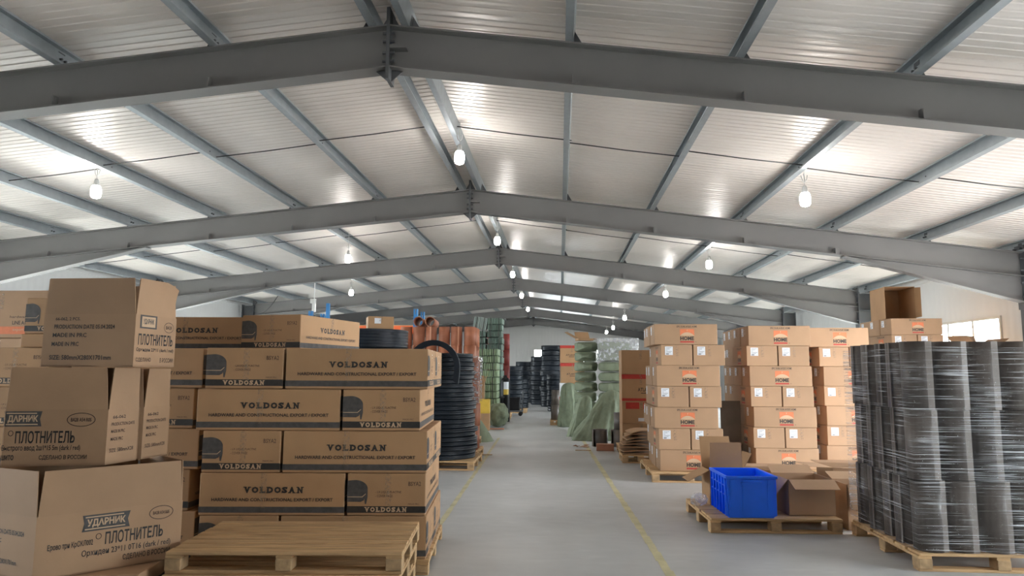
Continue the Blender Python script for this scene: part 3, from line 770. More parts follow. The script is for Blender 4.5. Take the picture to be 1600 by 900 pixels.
# support below the lowest carton
pallet_fr((-2.66, 4.22), math.radians(8), 1.1, 0.95, 'wooden pallet under the big plain cartons at the left edge')
mb = MB(); mb.bev(-0.5, 0.5, -0.42, 0.42, 0.001, 0.158, 0.005)
f = Face(mb, (0.5, -0.42, 0), (0,1,0), (0,0,1), 0.84, 0.158); f.rect(0, .55, 1, .85, 1)
f = Face(mb, (-0.5, -0.42, 0), (1,0,0), (0,0,1), 1.0, 0.158); f.rect(0, .55, 1, .85, 1)
root = thing('cardboard_box', 'flat cardboard box with black stripe under the lowest big carton', 'box', (-3.12, 4.66, 0.142), math.radians(8))
mb.build('carton', [CARD_L, INK], root)
tb = MB(); f = Face(tb, (0.5, -0.42, 0), (0,1,0), (0,0,1), 0.84, 0.158); f.rect(.46, 0, .52, .9, 0, 0.003); tb.build('packing_tape', TAPE, root)

# boxes at the very left edge, behind the big cartons
def plain_carton(name, label, w, d, h, loc, rz, fn=None, group=None, tape=True, cmat=None, mats=None):
    mb = MB(); mb.bev(-w/2, w/2, -d/2, d/2, 0.001, h, 0.006)
    fc = carton_faces(mb, w, d, h)
    if fn: fn(fc)
    root = thing(name, label, 'box', loc, rz, group)
    mb.build('carton', mats or [cmat or CARD, INK, GREYINK, PALEINK, INK2, ORANGEINK, REDINK, PAPER], root)
    if tape:
        tb = MB(); tape_strip(tb, carton_faces(tb, w, d, h)['F'], .5, .05, 0, .4); tb.build('packing_tape', TAPE, root)
        tb = MB(); tb.box(-w/2+0.01, w/2-0.01, -0.025, 0.025, h+0.0005, h+0.0015); tb.build('packing_tape', TAPE, root)
    return root
def edge_print(fc):
    f = fc['F']; f.rect(.0, .76, .83, .92, 5); f.text('LINE A100', .63, .64, .82, .72, 1, .02); f.text('hardware', .60, .53, .80, .58, 4, .01); f.text('export', .64, .80, .76, .87, 3, .01)
eb = at(72, 527, 6.75)
plain_carton('cardboard_box', 'light cardboard box with orange band at the upper left edge', 1.0, 0.6, 0.48, (eb.x-0.5, 7.05, 1.85), 0, edge_print, cmat=CARD_L)
for i in range(4):
    plain_carton('cardboard_box', 'cardboard box at the left edge below the orange-banded box, %s' % ['directly under it', 'second under it', 'third under it', 'lowest of the column'][i], 1.0, 0.6, 0.424, (eb.x-0.5-0.02*i, 7.05, 1.849-0.426*(i+1)), 0,
                 (lambda fc: (fc['F'].text('HARDWARE EXPORT', .5, .5, .93, .57, 4, .01), fc['F'].text('MADE IN PRC', .55, .7, .9, .76, 4, .01))), cmat=CARD_L, group='cardboard boxes at the left edge')
make_pallet(1.1, 0.8, 'wooden pallet under the boxes at the left edge', loc=(eb.x-0.5, 7.05, 0))
mb_front = at(40, 525, 5.6)
def pic_print(fc): print_short(fc['F'])
plain_carton('cardboard_box', 'small end-on cardboard box with dark picture at the left edge', 0.50, 0.55, 0.30, (mb_front.x+0.25, 5.58+0.275, ZT+0.115), 0, pic_print)
plain_carton('cardboard_box', 'flat cardboard box beneath the small end-on box at the left edge', 0.50, 0.50, 0.113, (mb_front.x+0.24, 5.56+0.25, ZT+0.001), 0, None)

# ------------------------------------------------------------------ right: printed cartons in three stacks
HW, HD, HH = 0.90, 0.445, 0.2965
def home_print(f):
    f.text('EPIC DUAL & ELEC HOME', .36, .07, .68, .165, 1, 0.015)
    u0, u1, v0, v1 = .41, .635, .24, .57
    f.rect(u0, v0, u1, v1, 5)
    n = 12; f.poly([(u0, v1)] + [(u0+(u1-u0)*k/n, v1-(v1-v0)*.52*math.sin(PI*k/n)**.7) for k in range(n+1)] + [(u1, v1)], 3, 0.0016)
    f.rect(.518, .27, .526, .34, 3, 0.0016)
    f.text('HOME', .412, .60, .63, .79, 1, 0.04)
    f.rect(.41, .835, .63, .90, 6)
    f.text('tm', .65, .84, .665, .89, 1)
def end_print(f):
    f.text('N', .80, .2, .86, .5, 4, .03); f.text('16', .78, .72, .88, .9, 1, .03)
def make_home():
    mb = MB(); mb.bev(-HW/2, HW/2, -HD/2, HD/2, 0.001, HH, 0.005)
    fc = carton_faces(mb, HW, HD, HH); home_print(fc['F']); home_print(fc['B'])
    root = thing('cardboard_box', '', 'box')
    mb.build('carton', [CARD_L, INK, GREYINK, PALEINK, INK2, ORANGEINK, REDINK, PAPER], root)
    for e in ('L', 'R'):
        lb = MB(); f = carton_faces(lb, HW, HD, HH)[e]
        f.rect(.13, .09, .38, .50, 0, 0.002)
        for k in range(5): f.rect(.16, .14+.06*k, .16+[.18, .12, .05, .19, .15][k], .155+.06*k, 1, 0.0026)
        f.rect(.16, .43, .25, .47, 1, .0026)
        o = lb.build('shipping_label', [PAPER, GREYINK], root); o['label'] = 'white shipping label'
    for e in ('L', 'R'):
        tb = MB(); tape_strip(tb, carton_faces(tb, HW, HD, HH)[e], .52, .045, 0, .55); tb.build('packing_tape', TAPE, root)
    return root
proto_h = make_home(); used_h = [False]
GH = 'printed cardboard boxes in the right stacks'
def put_h(pos, rz, label):
    if not used_h[0]:
        used_h[0] = True; o = proto_h; o.location = pos; o.rotation_euler = (0, 0, rz); o['label'] = label; o['group'] = GH; return o
    return dup(proto_h, pos, rz, label, GH)
def home_stack(FL, a, n, where, shifts=None, z0=0.142, first='long', depth3=True, skip=(), red=True):
    """FL: front left corner; rows counted from the top"""
    ex = Vector((math.cos(a), math.sin(a), 0)); ey = Vector((-math.sin(a), math.cos(a), 0)); O = Vector((FL[0], FL[1], 0))
    for i in range(n):
        if i in skip: continue
        z = z0+(n-1-i)*0.2985; s = shifts[i] if shifts else 0.0
        rn = rowname(i)
        B = O+ex*s+Vector((0,0,z))
        if (i % 2 == 0) == (first == 'long'):
            put_h(B+ex*HW/2+ey*HD/2, a, 'front orange-printed box, %s, %s' % (rn, where))
            put_h(B+ex*(HW/2-.01)+ey*(HD*1.5+.006), a, 'second box back, %s, %s' % (rn, where))
            if depth3: put_h(B+ex*(HW/2+.01)+ey*(HD*2.5+.012), a, 'rear box, %s, %s' % (rn, where))
        else:
            put_h(B+ex*(HD/2-.004)+ey*HW/2, a-PI/2, 'left white-labelled box, %s, %s' % (rn, where))
            put_h(B+ex*(HD*1.5+.012)+ey*HW/2, a-PI/2, 'right white-labelled box, %s, %s' % (rn, where))
            if depth3: put_h(B+ex*(HW/2)+ey*(HW+HD/2+.008), a, 'rear box, %s, %s' % (rn, where))
home_stack((1.375, 10.35), 0, 7, 'printed stack nearest the aisle', [0.0, 0.095, 0.02, 0.03, -0.02, 0.04, 0.05])
make_pallet(1.06, 1.5, 'wooden pallet under the printed boxes nearest the aisle on the right', loc=(1.295+0.53, 10.22+0.75, 0))
home_stack((2.79, 10.72), 0, 7, 'second printed stack from the aisle', [0.02, -0.01, 0.02, 0.03, 0.06, 0.05, 0.07])
make_pallet(1.0, 1.96, 'wooden pallet under the second printed stack from the aisle', loc=(2.79+0.53, 10.6+0.98, 0))
for i in range(7): put_h(Vector((2.86+HW/2, 12.13+HD/2, 0.142+0.2985*(6-i))), 0, 'rearmost box of the second printed stack, %s' % rowname(i))
home_stack((4.02, 11.2), 0, 7, 'third printed stack, partly behind the dark rolls', [-0.17, -0.02, 0.03, 0.03, 0.05, 0.05, 0.03])
make_pallet(1.1, 1.5, 'wooden pallet under the third printed stack', loc=(4.05+0.5, 11.1+0.75, 0))
home_stack((6.03, 13.25), 0, 8, 'printed stack by the window', None, 0.142, 'long', True)
make_pallet(1.1, 1.5, 'wooden pallet under the printed stack by the window', loc=(6.03+0.48, 13.2+0.72, 0))
ZS4 = 0.142+8*0.2985

# open carton lying on its side on top of that stack: mouth towards the viewer
def shell_box(mb, w, d, h, t=0.006, open_='F', mi=0, mo=0):
    """box of five walls open at one side; origin bottom centre"""
    W = {'F': (-w/2, w/2, -d/2, -d/2+t, 0, h), 'B': (-w/2, w/2, d/2-t, d/2, 0, h), 'L': (-w/2, -w/2+t, -d/2, d/2, 0, h), 'R': (w/2-t, w/2, -d/2, d/2, 0, h), 'D': (-w/2, w/2, -d/2, d/2, 0, t), 'T': (-w/2, w/2, -d/2, d/2, h-t, h)}
    for k, q in W.items():
        if k != open_: mb.box(*q, mi)
p = at(1388, 505, 13.4); q = at(1430, 505, 13.4)
root = thing('open_carton', 'plain open carton lying on its side on the stack by the window', 'box', (p.x+0.28, 13.45+0.37, ZS4+0.002), math.radians(-4))
mb = MB(); shell_box(mb, 0.53, 0.74, 0.60, open_='F'); mb.build('carton', [CARD], root)
mb = MB(); mb.prism([(0.265, -0.37, 0.02), (0.265, -0.37, 0.58), (0.30, -0.52, 0.57), (0.30, -0.52, 0.03)], (0.006, 0, 0)); mb.build('flap', [CARD], root)
# open carton with spread flaps further right on that stack
def open_carton(label, w, d, h, loc, rz, flaps, cm=None, name='open_carton', inside=True):
    """upright open carton; flaps: dict side -> (angle from upright outward in degrees, length)"""
    root = thing(name, label, 'box', loc, rz); cm = cm or CARD_L
    mb = MB(); shell_box(mb, w, d, h, 0.006, 'T'); mb.build('carton', [cm], root)
    for s, (ang, ln) in flaps.items():
        a_ = math.radians(ang); fl = MB(); t = 0.005
        if s in 'FB':
            sg = -1 if s == 'F' else 1; y0 = sg*d/2; dy, dz = sg*math.sin(a_)*ln, math.cos(a_)*ln; ny, nz = -sg*math.cos(a_)*t, math.sin(a_)*t
            i_ = 0.012
            fl.prism([(-w/2+0.004, y0, h), (w/2-0.004, y0, h), (w/2-i_, y0+dy, h+dz), (-w/2+i_, y0+dy, h+dz)], (0, ny, nz))
        else:
            sg = -1 if s == 'L' else 1; x0 = sg*w/2; dx, dz = sg*math.sin(a_)*ln, math.cos(a_)*ln; nx, nz = -sg*math.cos(a_)*t, math.sin(a_)*t
            i_ = 0.012
            fl.prism([(x0, -d/2+0.004, h), (x0, d/2-0.004, h), (x0+dx, d/2-i_, h+dz), (x0+dx, -d/2+i_, h+dz)], (nx, 0, nz))
        fl.build('flap', [cm], root)
    return root
p = at(1492, 536, 13.0)
open_carton('open carton with spread flaps below the window, behind the dark rolls', 0.5, 0.45, 0.45, (7.43, 13.1, 1.58), 0.3, {'F': (100, .2), 'L': (50, .25), 'R': (60, .25), 'B': (20, .2)})
for k in range(3): plain_carton('cardboard_box', 'plain carton under the open carton below the window, %s' % ['lowest', 'middle', 'uppermost'][k], 0.62, 0.6, 0.52, (7.43, 13.15, 0.002+0.525*k), 0.1, None, cmat=CARD_L)

# ------------------------------------------------------------------ dark rolls on the right-hand pallet
def make_roll_mesh(R, h, turns=1.7, flap=0.05, name='roll', mats=None, ribs=True, th=0.008, n=40):
    """a strip of edging wound into an upright roll, its loose end standing off"""
    mb = MB(); N = int(n*turns)
    def rad(k):
        t = k/N
        return R*(0.74+0.26*t)
    pts = []
    for k in range(N+1):
        q = 2*PI*turns*k/N; r = rad(k)
        if ribs: r += 0.0022*math.sin(q*17)
        pts.append((r*math.cos(q), r*math.sin(q)))
    e = Vector(pts[-1]); tdir = (Vector(pts[-1])-Vector(pts[-2])).normalized()
    for k in range(1, 4): pts.append(tuple(e+tdir*flap*k/3+Vector(e).normalized()*0.002*k))
    vs = []; fs = []; mm = []
    for i, pnt in enumerate(pts):
        a_ = Vector(pts[max(i-1, 0)]); b_ = Vector(pts[min(i+1, len(pts)-1)]); t_ = (b_-a_).normalized(); nn = Vector((t_.y, -t_.x))
        o_ = Vector(pnt)+nn*th/2; i_ = Vector(pnt)-nn*th/2
        vs += [(o_.x, o_.y, 0), (o_.x, o_.y, h), (i_.x, i_.y, 0), (i_.x, i_.y, h)]
    for i in range(len(pts)-1):
        b0, b1 = 4*i, 4*i+4; fm = 1 if i >= len(pts)-4 else 0
        fs += [(b0, b1, b1+1, b0+1), (b0+2, b0+3, b1+3, b1+2), (b0+1, b1+1, b1+3, b0+3), (b0, b0+2, b1+2, b1)]; mm += [fm, fm, 1, 1]
    l = 4*(len(pts)-1); fs += [(0, 1, 3, 2), (l, l+2, l+3, l+1)]; mm += [1, 1]
    b0 = len(mb.v); mb.add(vs, fs, 0, False)
    for i, k in enumerate(mm): mb.m[i] = k; mb.sm[i] = (k == 0)
    return mb.mesh(name, mats)
RH = 0.555
roll_me = make_roll_mesh(0.122, RH-0.004, 1.75, 0.055, 'edging_roll', [ROLLM, ROLLEDGE])
slim_me = make_roll_mesh(0.122, RH-0.004, 1.75, 0.02, 'edging_roll', [ROLLM, ROLLEDGE])
RP = (2.82, 5.93)   # front left corner of the pallet
make_pallet(1.28, 1.30, 'wooden pallet under the film-wrapped dark rolls', loc=(RP[0]+0.63, RP[1]+0.65, 0), nb=6)
tier = ['bottom', 'middle', 'upper']
for t in range(3):
    for i in range(5):
        for j in range(5):
            if 0 < i < 4 and 0 < j or i and j == 4: continue
            if (i == 4 or j == 4) and not (i == 0 or j == 0) and t < 2 and not (i == 4 and j == 4): continue
            o = bpy.data.objects.new('edging_roll', roll_me if j == 0 else slim_me); C.objects.link(o)
            rr = random.Random(t*100+i*10+j)
            o.location = (RP[0]+0.14+0.248*i+rr.uniform(-.012, .012)-(0.0 if t != 1 else .012)*(1 if i else 0), RP[1]+0.14+0.252*j, 0.142+RH*t)
            # loose end points to the outside
            face = -PI/2 if j == 0 else PI
            o.rotation_euler = (0, 0, face - 2*PI*1.75 + 0.25 + rr.uniform(-.25, .25)); o.scale = (1.0, 1.0, 1)
            if j == 0: pos = '%s in the front row' % ['leftmost', 'second from left', 'third from left', 'fourth from left', 'rightmost'][i]
            elif i == 0: pos = '%s along the left side' % ['', 'second', 'third', 'fourth', 'fifth'][j]
            else: pos = 'rear right place %s' % ['one', 'two', 'three', 'four', 'five', 'six', 'seven', 'eight', 'nine'][i if j == 4 else 4+j]
            tag(o, 'dark upright roll under stretch film, %s tier, %s' % (tier[t], pos), 'roll', 'dark rolls on the right pallet')
# film wrapped around the load
def film_wrap(name, label, x0, x1, y0, y1, z0, z1, material, amp=0.008, bulge=0.0, seed=1):
    mb = MB(); per = []; ns = 26
    for (A, B) in (((x0, y0), (x1, y0)), ((x1, y0), (x1, y1)), ((x1, y1), (x0, y1)), ((x0, y1), (x0, y0))):
        for k in range(ns): per.append((lerp(A[0], B[0], k/ns), lerp(A[1], B[1], k/ns)))
    nz = 30; cx, cyy = (x0+x1)/2, (y0+y1)/2; vs = []; fs = []
    for j in range(nz+1):
        z = lerp(z0, z1, j/nz)
        for (x, y_) in per:
            k = 1+amp*noise.noise(Vector((x*4+seed, y_*4, z*14)))
            vs.append((cx+(x-cx)*k, cyy+(y_-cyy)*k, z))
    n = len(per)
    for j in range(nz):
        for k in range(n): fs.append((j*n+k, j*n+(k+1) % n, (j+1)*n+(k+1) % n, (j+1)*n+k))
    mb.add(vs, fs, 0, True); o = mb.build(name, material); tag(o, label, 'plastic film'); return o
film_wrap('stretch_film', 'clear stretch film wound around the dark rolls, glinting with creases', RP[0]-0.012, RP[0]+1.275, RP[1]-0.012, RP[1]+1.30, 0.15, 0.142+3*RH-0.05, FILM)

# ------------------------------------------------------------------ blue crate pallet
CA = math.radians(4.0)
cp = make_pallet(1.26, 1.1, 'wooden pallet carrying the blue crate and open cartons', loc=(1.49+0.63*math.cos(CA)-0.55*math.sin(CA)-0.02, 7.113+0.63*math.sin(CA)+0.55*math.cos(CA), 0), rz=CA-0.03, nb=5)
def make_crate(loc, rz, w=0.50, d=0.62, h=0.40):
    root = thing('plastic_crate', 'blue plastic crate with ribbed sides on the low pallet', 'crate', loc, rz)
    mb = MB(); t = 0.012; ins = 0.022
    # tapered shell
    def ring(wx, dy, z): return [(-wx/2, -dy/2, z), (wx/2, -dy/2, z), (wx/2, dy/2, z), (-wx/2, dy/2, z)]
    vs = ring(w-2*ins, d-2*ins, 0) + ring(w, d, h) + ring(w-2*t, d-2*t, h) + ring(w-2*ins-2*t, d-2*ins-2*t, t)
    fs = [(3,2,1,0)] + [(i, (i+1) % 4, 4+(i+1) % 4, 4+i) for i in range(4)] + [(4+i, 4+(i+1) % 4, 8+(i+1) % 4, 8+i) for i in range(4)] + [(8+i, 8+(i+1) % 4, 12+(i+1) % 4, 12+i) for i in range(4)] + [(12,13,14,15)]
    mb.add(vs, fs); mb.build('shell', BLUE, root)
    rim = MB(); e = 0.014
    for (x0, x1, y0, y1) in ((-w/2-e, w/2+e, -d/2-e, -d/2+0.004), (-w/2-e, w/2+e, d/2-0.004, d/2+e), (-w/2-e, -w/2+0.004, -d/2, d/2), (w/2-0.004, w/2+e, -d/2, d/2)):
        rim.bev(x0, x1, y0, y1, h-0.022, h+0.004, 0.003)
    rim.build('rim', BLUE, root)
    rb = MB()
    for sx in (-1, 1):
        for k in range(6):
            y0 = -d/2+0.035+k*(d-0.07)/5
            rb.prism([(sx*(w/2-ins-0.002), y0-0.005, 0.004), (sx*(w/2+0.012), y0-0.005, 0.02), (sx*(w/2+0.012), y0-0.005, h-0.02), (sx*(w/2-0.004), y0-0.005, h-0.02)], (0, 0.010, 0))
        for z in (0.21, 0.30):
            xx = w/2-ins*(1-z/h)
            x0, x1 = sorted((sx*(xx-0.004), sx*(xx+0.013))); rb.box(x0, x1, -d/2+0.03, d/2-0.03, z-0.005, z+0.005)
    for sy in (-1, 1):
        for xx, wd in ((-w/2+0.055, .05), (w/2-0.055, .05), (0.0, 0.17)):
            yb = d/2-ins; 
            rb.prism([(xx-wd/2, sy*(yb-0.004), 0.0), (xx+wd/2, sy*(yb-0.004), 0.0), (xx+wd/2, sy*(d/2+0.006), h-0.03), (xx-wd/2, sy*(d/2+0.006), h-0.03)], (0, sy*0.004, 0))
        z = 0.31; y1 = sy*(d/2-ins*(1-z/h)+0.005); rb.box(-0.10, 0.10, min(y1, y1+sy*0.014), max(y1, y1+sy*0.014), z, z+0.03)
    rb.build('ribs', BLUE, root)
    return root
PZ = 0.142
fl_ = atz(1137, 811.5, 0.14); 
make_crate((fl_.x+0.235+0.0, 7.13+0.32, PZ), math.radians(2.5), 0.475, 0.60, 0.395)
# open carton beside the crate, front flap folded out
open_carton('open carton with its front flap folded down, right of the blue crate', 0.46, 0.46, 0.345, (2.47, 7.33+0.23, PZ), math.radians(4), {'F': (118, .16), 'L': (140, .2), 'B': (65, .16)})
# upright carton behind the crate with raised flaps
open_carton('open carton behind the blue crate, one flap standing up and one hanging', 0.36, 0.30, 0.36, (1.76, 7.97, PZ), math.radians(5), {'F': (-2, .29), 'L': (118, .25), 'B': (20, .34), 'R': (30, .2)}, CARD)
open_carton('open carton with pale flaps behind the folded-flap carton', 0.55, 0.36, 0.42, (2.46, 8.62, 0.001), math.radians(3), {'F': (80, .2), 'L': (85, .26), 'B': (88, .2), 'R': (95, .2)}, CARD_L)
open_carton('open carton squeezed between the low pallet and the dark rolls', 0.32, 0.36, 0.44, (2.99, 7.55, 0.001), math.radians(2), {'F': (160, .24), 'B': (75, .2)}, CARD_L)
open_carton('open carton behind, near the third printed stack, white flaps raised level', 0.6, 0.45, 0.46, (3.40, 8.7, 0.001), 0.05, {'F': (84, .24), 'L': (88, .25), 'B': (88, .2), 'R': (85, .2)}, CARD_L)
# crumpled clear bag on the pallet's left corner
mb = MB()
bmx = bmesh.new(); bmesh.ops.create_icosphere(bmx, subdivisions=3, radius=1)
for v_ in bmx.verts:
    n_ = 1+0.35*noise.noise(v_.co*2.2+Vector((3, 1, 2))); v_.co = Vector((v_.co.x*0.09*n_, v_.co.y*0.08*n_, max(-0.055, v_.co.z*0.07*n_)))
bmx.verts.index_update()
mb.add([v_.co+Vector((0, 0, 0.056)) for v_ in bmx.verts], [[q_.index for q_ in f_.verts] for f_ in bmx.faces], 0, False); bmx.free()
o = mb.build('plastic_bag', FILM2); o.location = (1.475, 7.80, PZ-0.001); tag(o, 'crumpled clear plastic bag on the left corner of the low pallet', 'bag')
# plank leaning in the dark gap between the first two printed stacks
mb = MB(); mb.bev(-0.15, 0.15, -0.012, 0.012, 0.0, 0.62, 0.004); o = mb.build('board', mat('dark_board', (0.09, 0.075, 0.06), .7, noise_scale=5, var=.2)); o.location = at(1143, 690, 11.2); o.location.z = 0.46+0.02
o.rotation_euler = (math.radians(-3), 0, math.radians(-4)); tag(o, 'dark board leaning in the gap between the first two printed stacks', 'board')
mb = MB(); shell_box(mb, 0.34, 0.5, 0.475, open_='T'); mb.bev(-0.17, 0.17, -0.25, 0.25, 0.36, 0.47, 0.004)
o = mb.build('cardboard_box', [CARD]); o.location = (2.56, 11.2, 0.002); tag(o, 'shaded cardboard box in the gap between the first two printed stacks', 'box')

# ------------------------------------------------------------------ left middle: black coils
def make_coil_mesh(R, r, h, nb=3, name='coil', seed=0):
    prof = []
    N = 5*nb
    for k in range(nb):
        z0, z1 = h*k/nb, h*(k+1)/nb
        for s, zz in ((0.0, z0), (0.012, z0+(z1-z0)*.2), (0.016, (z0+z1)/2), (0.012, z0+(z1-z0)*.8)): prof.append((R-0.016+s, zz))
    prof.append((R-0.016, h))
    prof += [(r, h), (r-0.006, h*.5), (r, 0.0)]
    mb = MB(); mb.lathe(prof, 40, closed=True)
    if seed:
        for i, v_ in enumerate(mb.v):
            a_ = math.atan2(v_[1], v_[0]); k = 1+0.03*math.sin(2*a_+seed)+0.02*math.sin(5*a_+seed*3)
            mb.v[i] = (v_[0]*k, v_[1]*k, v_[2]*1.0)
    return mb.mesh(name, [BLACKB])
coils = [make_coil_mesh(0.60, 0.42, 0.068, 2, 'band_coil', s) for s in (1, 2.3, 4.1)]
pc = (-1.98, 11.72)
make_pallet(1.25, 1.25, 'wooden pallet under the black band coils on the left', loc=(pc[0]+0.02, pc[1], 0))
nco = 24
for k in range(nco):
    o = bpy.data.objects.new('band_coil', coils[k % 3]); C.objects.link(o)
    rr = random.Random(k+50); o.location = (pc[0]+rr.uniform(-.025, .025)-0.004*k*0.5, pc[1]+rr.uniform(-.03, .03), 0.142+0.0700*k); o.rotation_euler = (0, 0, rr.uniform(0, 6))
    tag(o, 'black band coil in tall stack behind striped boxes, %s' % ('top one' if k == nco-1 else '%s from the bottom' % (['lowest', 'second', 'third', 'fourth', 'fifth', 'sixth', 'seventh', 'eighth', 'ninth', 'tenth', 'eleventh', 'twelfth', 'thirteenth', 'fourteenth', 'fifteenth', 'sixteenth', 'seventeenth', 'eighteenth', 'nineteenth', 'twentieth', 'twenty-first', 'twenty-second', 'twenty-third'][k] if k else 'first')), 'coil', 'black band coils')
big_me = make_coil_mesh(0.66, 0.45, 0.29, 6, 'band_coil', 0)
pc2 = (-3.35, 11.3)
make_pallet(1.25, 1.25, 'wooden pallet hidden under the thick black coils', loc=(pc2[0], pc2[1], 0))
for k in range(7):
    o = bpy.data.objects.new('band_coil', big_me); C.objects.link(o); o.location = (pc2[0]+0.23*(k == 6)+.04*(k == 5), pc2[1], 0.142+0.292*k)
    tag(o, 'thick black coil lying above the striped boxes' if k == 6 else 'thick black coil in the stack hidden behind the striped boxes, %s' % ['lowest', 'second', 'third', 'fourth', 'fifth', 'sixth'][k], 'coil', 'thick black coils')
# loose band looping down over the coil stack
mb = MB(); vs = []; fs = []; NB2 = 26
for k in range(NB2):
    a_ = lerp(math.radians(165), math.radians(-20), k/(NB2-1)); ro, ri = 0.42, 0.335; zc = 1.60
    sz = 1.0 if a_ > 0 else 1.9
    for r_, yy in ((ro, 11.00), (ro, 11.07), (ri, 11.07), (ri, 11.00)): vs.append((-1.98+r_*math.cos(a_), yy, zc+r_*math.sin(a_)*sz))
for k in range(NB2-1):
    b0, b1 = 4*k, 4*k+4; fs += [(b0+i, b0+(i+1) % 4, b1+(i+1) % 4, b1+i) for i in range(4)]
fs += [(3, 2, 1, 0), tuple(4*(NB2-1)+i for i in range(4))]
mb.add(vs, fs, 0, False); o = mb.build('loose_band', BLACKB); tag(o, 'loose black band arching over the front of the coil stack', 'band')

# ------------------------------------------------------------------ terracotta rolls
def roll_block(me, name, cols, label_fn, grp):
    for (x, y_, z, rz, lab) in cols:
        o = bpy.data.objects.new(name, me); C.objects.link(o); o.location = (x, y_, z); o.rotation_euler = (0, 0, rz); tag(o, lab, 'roll', grp)
terra_me = make_roll_mesh(0.108, 0.405, 1.4, 0.03, 'edging_roll', [TERRA, TERRA_E], True, 0.008, 26)
make_pallet(0.8, 1.0, 'wooden pallet under the slim terracotta column beside the coils', loc=(-1.83, 12.95, 0))
k = 0
for t in range(4):
    for j in range(3):
        for i in range(2):
            if i == 0 and j > 0: continue
            o = bpy.data.objects.new('edging_roll', terra_me); C.objects.link(o); rr = random.Random(k+900); k += 1
            o.location = (-1.80+0.235*i, 12.56+0.235*j, 0.142+0.407*t); o.rotation_euler = (0, 0, rr.uniform(0, 6))
            tag(o, 'terracotta roll in slim column right of black coils, %s tier, %s' % (['lowest', 'second', 'third', 'top'][t], ['inner front', 'aisle-side front', '', 'aisle-side middle', '', 'aisle-side rear'][j*2+i]), 'roll', 'terracotta rolls')
film_wrap('stretch_film', 'clear film wrapped around the upper part of the slim terracotta column', -1.93, -1.435, 12.43, 13.17, 0.98, 1.80, film_mat('torn_film', .1, .85, (9, 9, 22), (.5, .66)), 0.012)
make_pallet(1.6, 1.3, 'wooden pallet under the big block of terracotta rolls', loc=(-2.49, 14.75, 0))
terra2 = make_roll_mesh(0.122, 0.379, 1.4, 0.03, 'edging_roll', [TERRA, TERRA_E], True, 0.008, 26)
k = 0
for t in range(6):
    for i in range(6):
        for j in range(4):
            if not (i == 5 or j == 0) : continue
            o = bpy.data.objects.new('edging_roll', terra2); C.objects.link(o); rr = random.Random(k+300); k += 1
            o.location = (-3.14+0.262*i, 14.3+0.262*j, 0.142+0.381*t); o.rotation_euler = (0, 0, rr.uniform(0, 6))
            pl = ('front row, %s from left' % ['first', 'second', 'third', 'fourth', 'fifth', 'sixth'][i]) if j == 0 else 'aisle side, %s back' % ['', 'second', 'third', 'fourth'][j]
            tag(o, 'terracotta roll in big block behind coils, %s tier, %s' % (['lowest', 'second', 'third', 'fourth', 'fifth', 'top'][t], pl), 'roll', 'terracotta rolls')
# two short tubes lying on the front of the thick coils' neighbours, mouths to the viewer
def pipe(label, p, R, L, rz, m_, rx=PI/2):
    mb = MB(); mb.lathe([(R, 0), (R, L), (R-0.012, L), (R-0.012, 0)], 28, closed=True); o = mb.build('plastic_pipe', m_); o.location = p; o.rotation_euler = (rx, 0, rz); tag(o, label, 'pipe', 'terracotta pipes'); return o
tz = 0.142+6*0.381
for k, (u, lab) in enumerate(((653, 'left terracotta pipe with open mouth on top of the terracotta block'), (671, 'right terracotta pipe with open mouth on top of the terracotta block'))):
    pp = at(u, 520, 14.2); pipe(lab, (pp.x-0.06+0.0, 15.1, tz+0.105), 0.10, 0.9, math.radians(4), TERRA)

# racking behind, with a carton on the beam
ra = at(650, 483, 17.5)
root = thing('pallet_rack', 'blue and orange pallet rack behind the terracotta rolls', 'rack', (ra.x, 17.5, 0))
for k, dx in enumerate((0.0, -2.7)):
    for dy in (0, 0.9):
        mb = MB(); zt_ = ra.z if k == 0 else ra.z-0.05
        mb.box(dx-0.05, dx-0.044, dy-0.05, dy+0.05, 0, zt_); mb.box(dx+0.044, dx+0.05, dy-0.05, dy+0.05, 0, zt_)
        mb.box(dx-0.05, dx-0.01, dy-0.053, dy-0.048, 0, zt_); mb.box(dx+0.01, dx+0.05, dy-0.053, dy-0.048, 0, zt_)
        for q in range(int(zt_/0.15)): mb.box(dx-0.01, dx+0.01, dy-0.053, dy-0.048, q*0.15, q*0.15+0.09)
        mb.build('upright', RACKB, root)
    mb = MB(); 
    for z in (0.4, 1.2, 2.0, 2.6): mb.tube([(dx, 0.0, z), (dx, 0.9, z+0.35)], 0.018, 6)
    mb.build('brace', RACKB, root)
zb_ = at(620, 519, 17.5).z
for z in (1.1, zb_):
    for dy in (-0.02, 0.92):
        mb = MB(); mb.bev(-2.66, -0.04, dy-0.025, dy+0.025, z, z+0.16, 0.004); mb.build('beam', RACKO, root)
mb = MB(); mb.box(-2.66, -0.04, -0.04, 0.94, zb_+0.161, zb_+0.175); mb.build('shelf_deck', WOOD, root)
def lab_print(fc): fc['F'].rect(.25, .12, .5, .5, 7); fc['L'].text('16', .35, .3, .6, .7, 4, .02)
pcx = at(592, 521, 17.6)
plain_carton('cardboard_box', 'cardboard box with white label on top of the thick black coil', 0.42, 0.36, 0.235, (at(592, 521, 11.5).x, 11.55, 0.142+0.292*7), 0.35, lab_print)
ra2 = at(513, 474, 20.5)
mb = MB(); mb.bev(-0.05, 0.05, -0.05, 0.05, 0, ra2.z, 0.006); mb.box(-0.12, 0.12, -0.12, 0.12, 0, 0.01); o = mb.build('rack_post', RACKB); o.location = (ra2.x, 20.5, 0); tag(o, 'blue post top rising above the striped boxes', 'post')

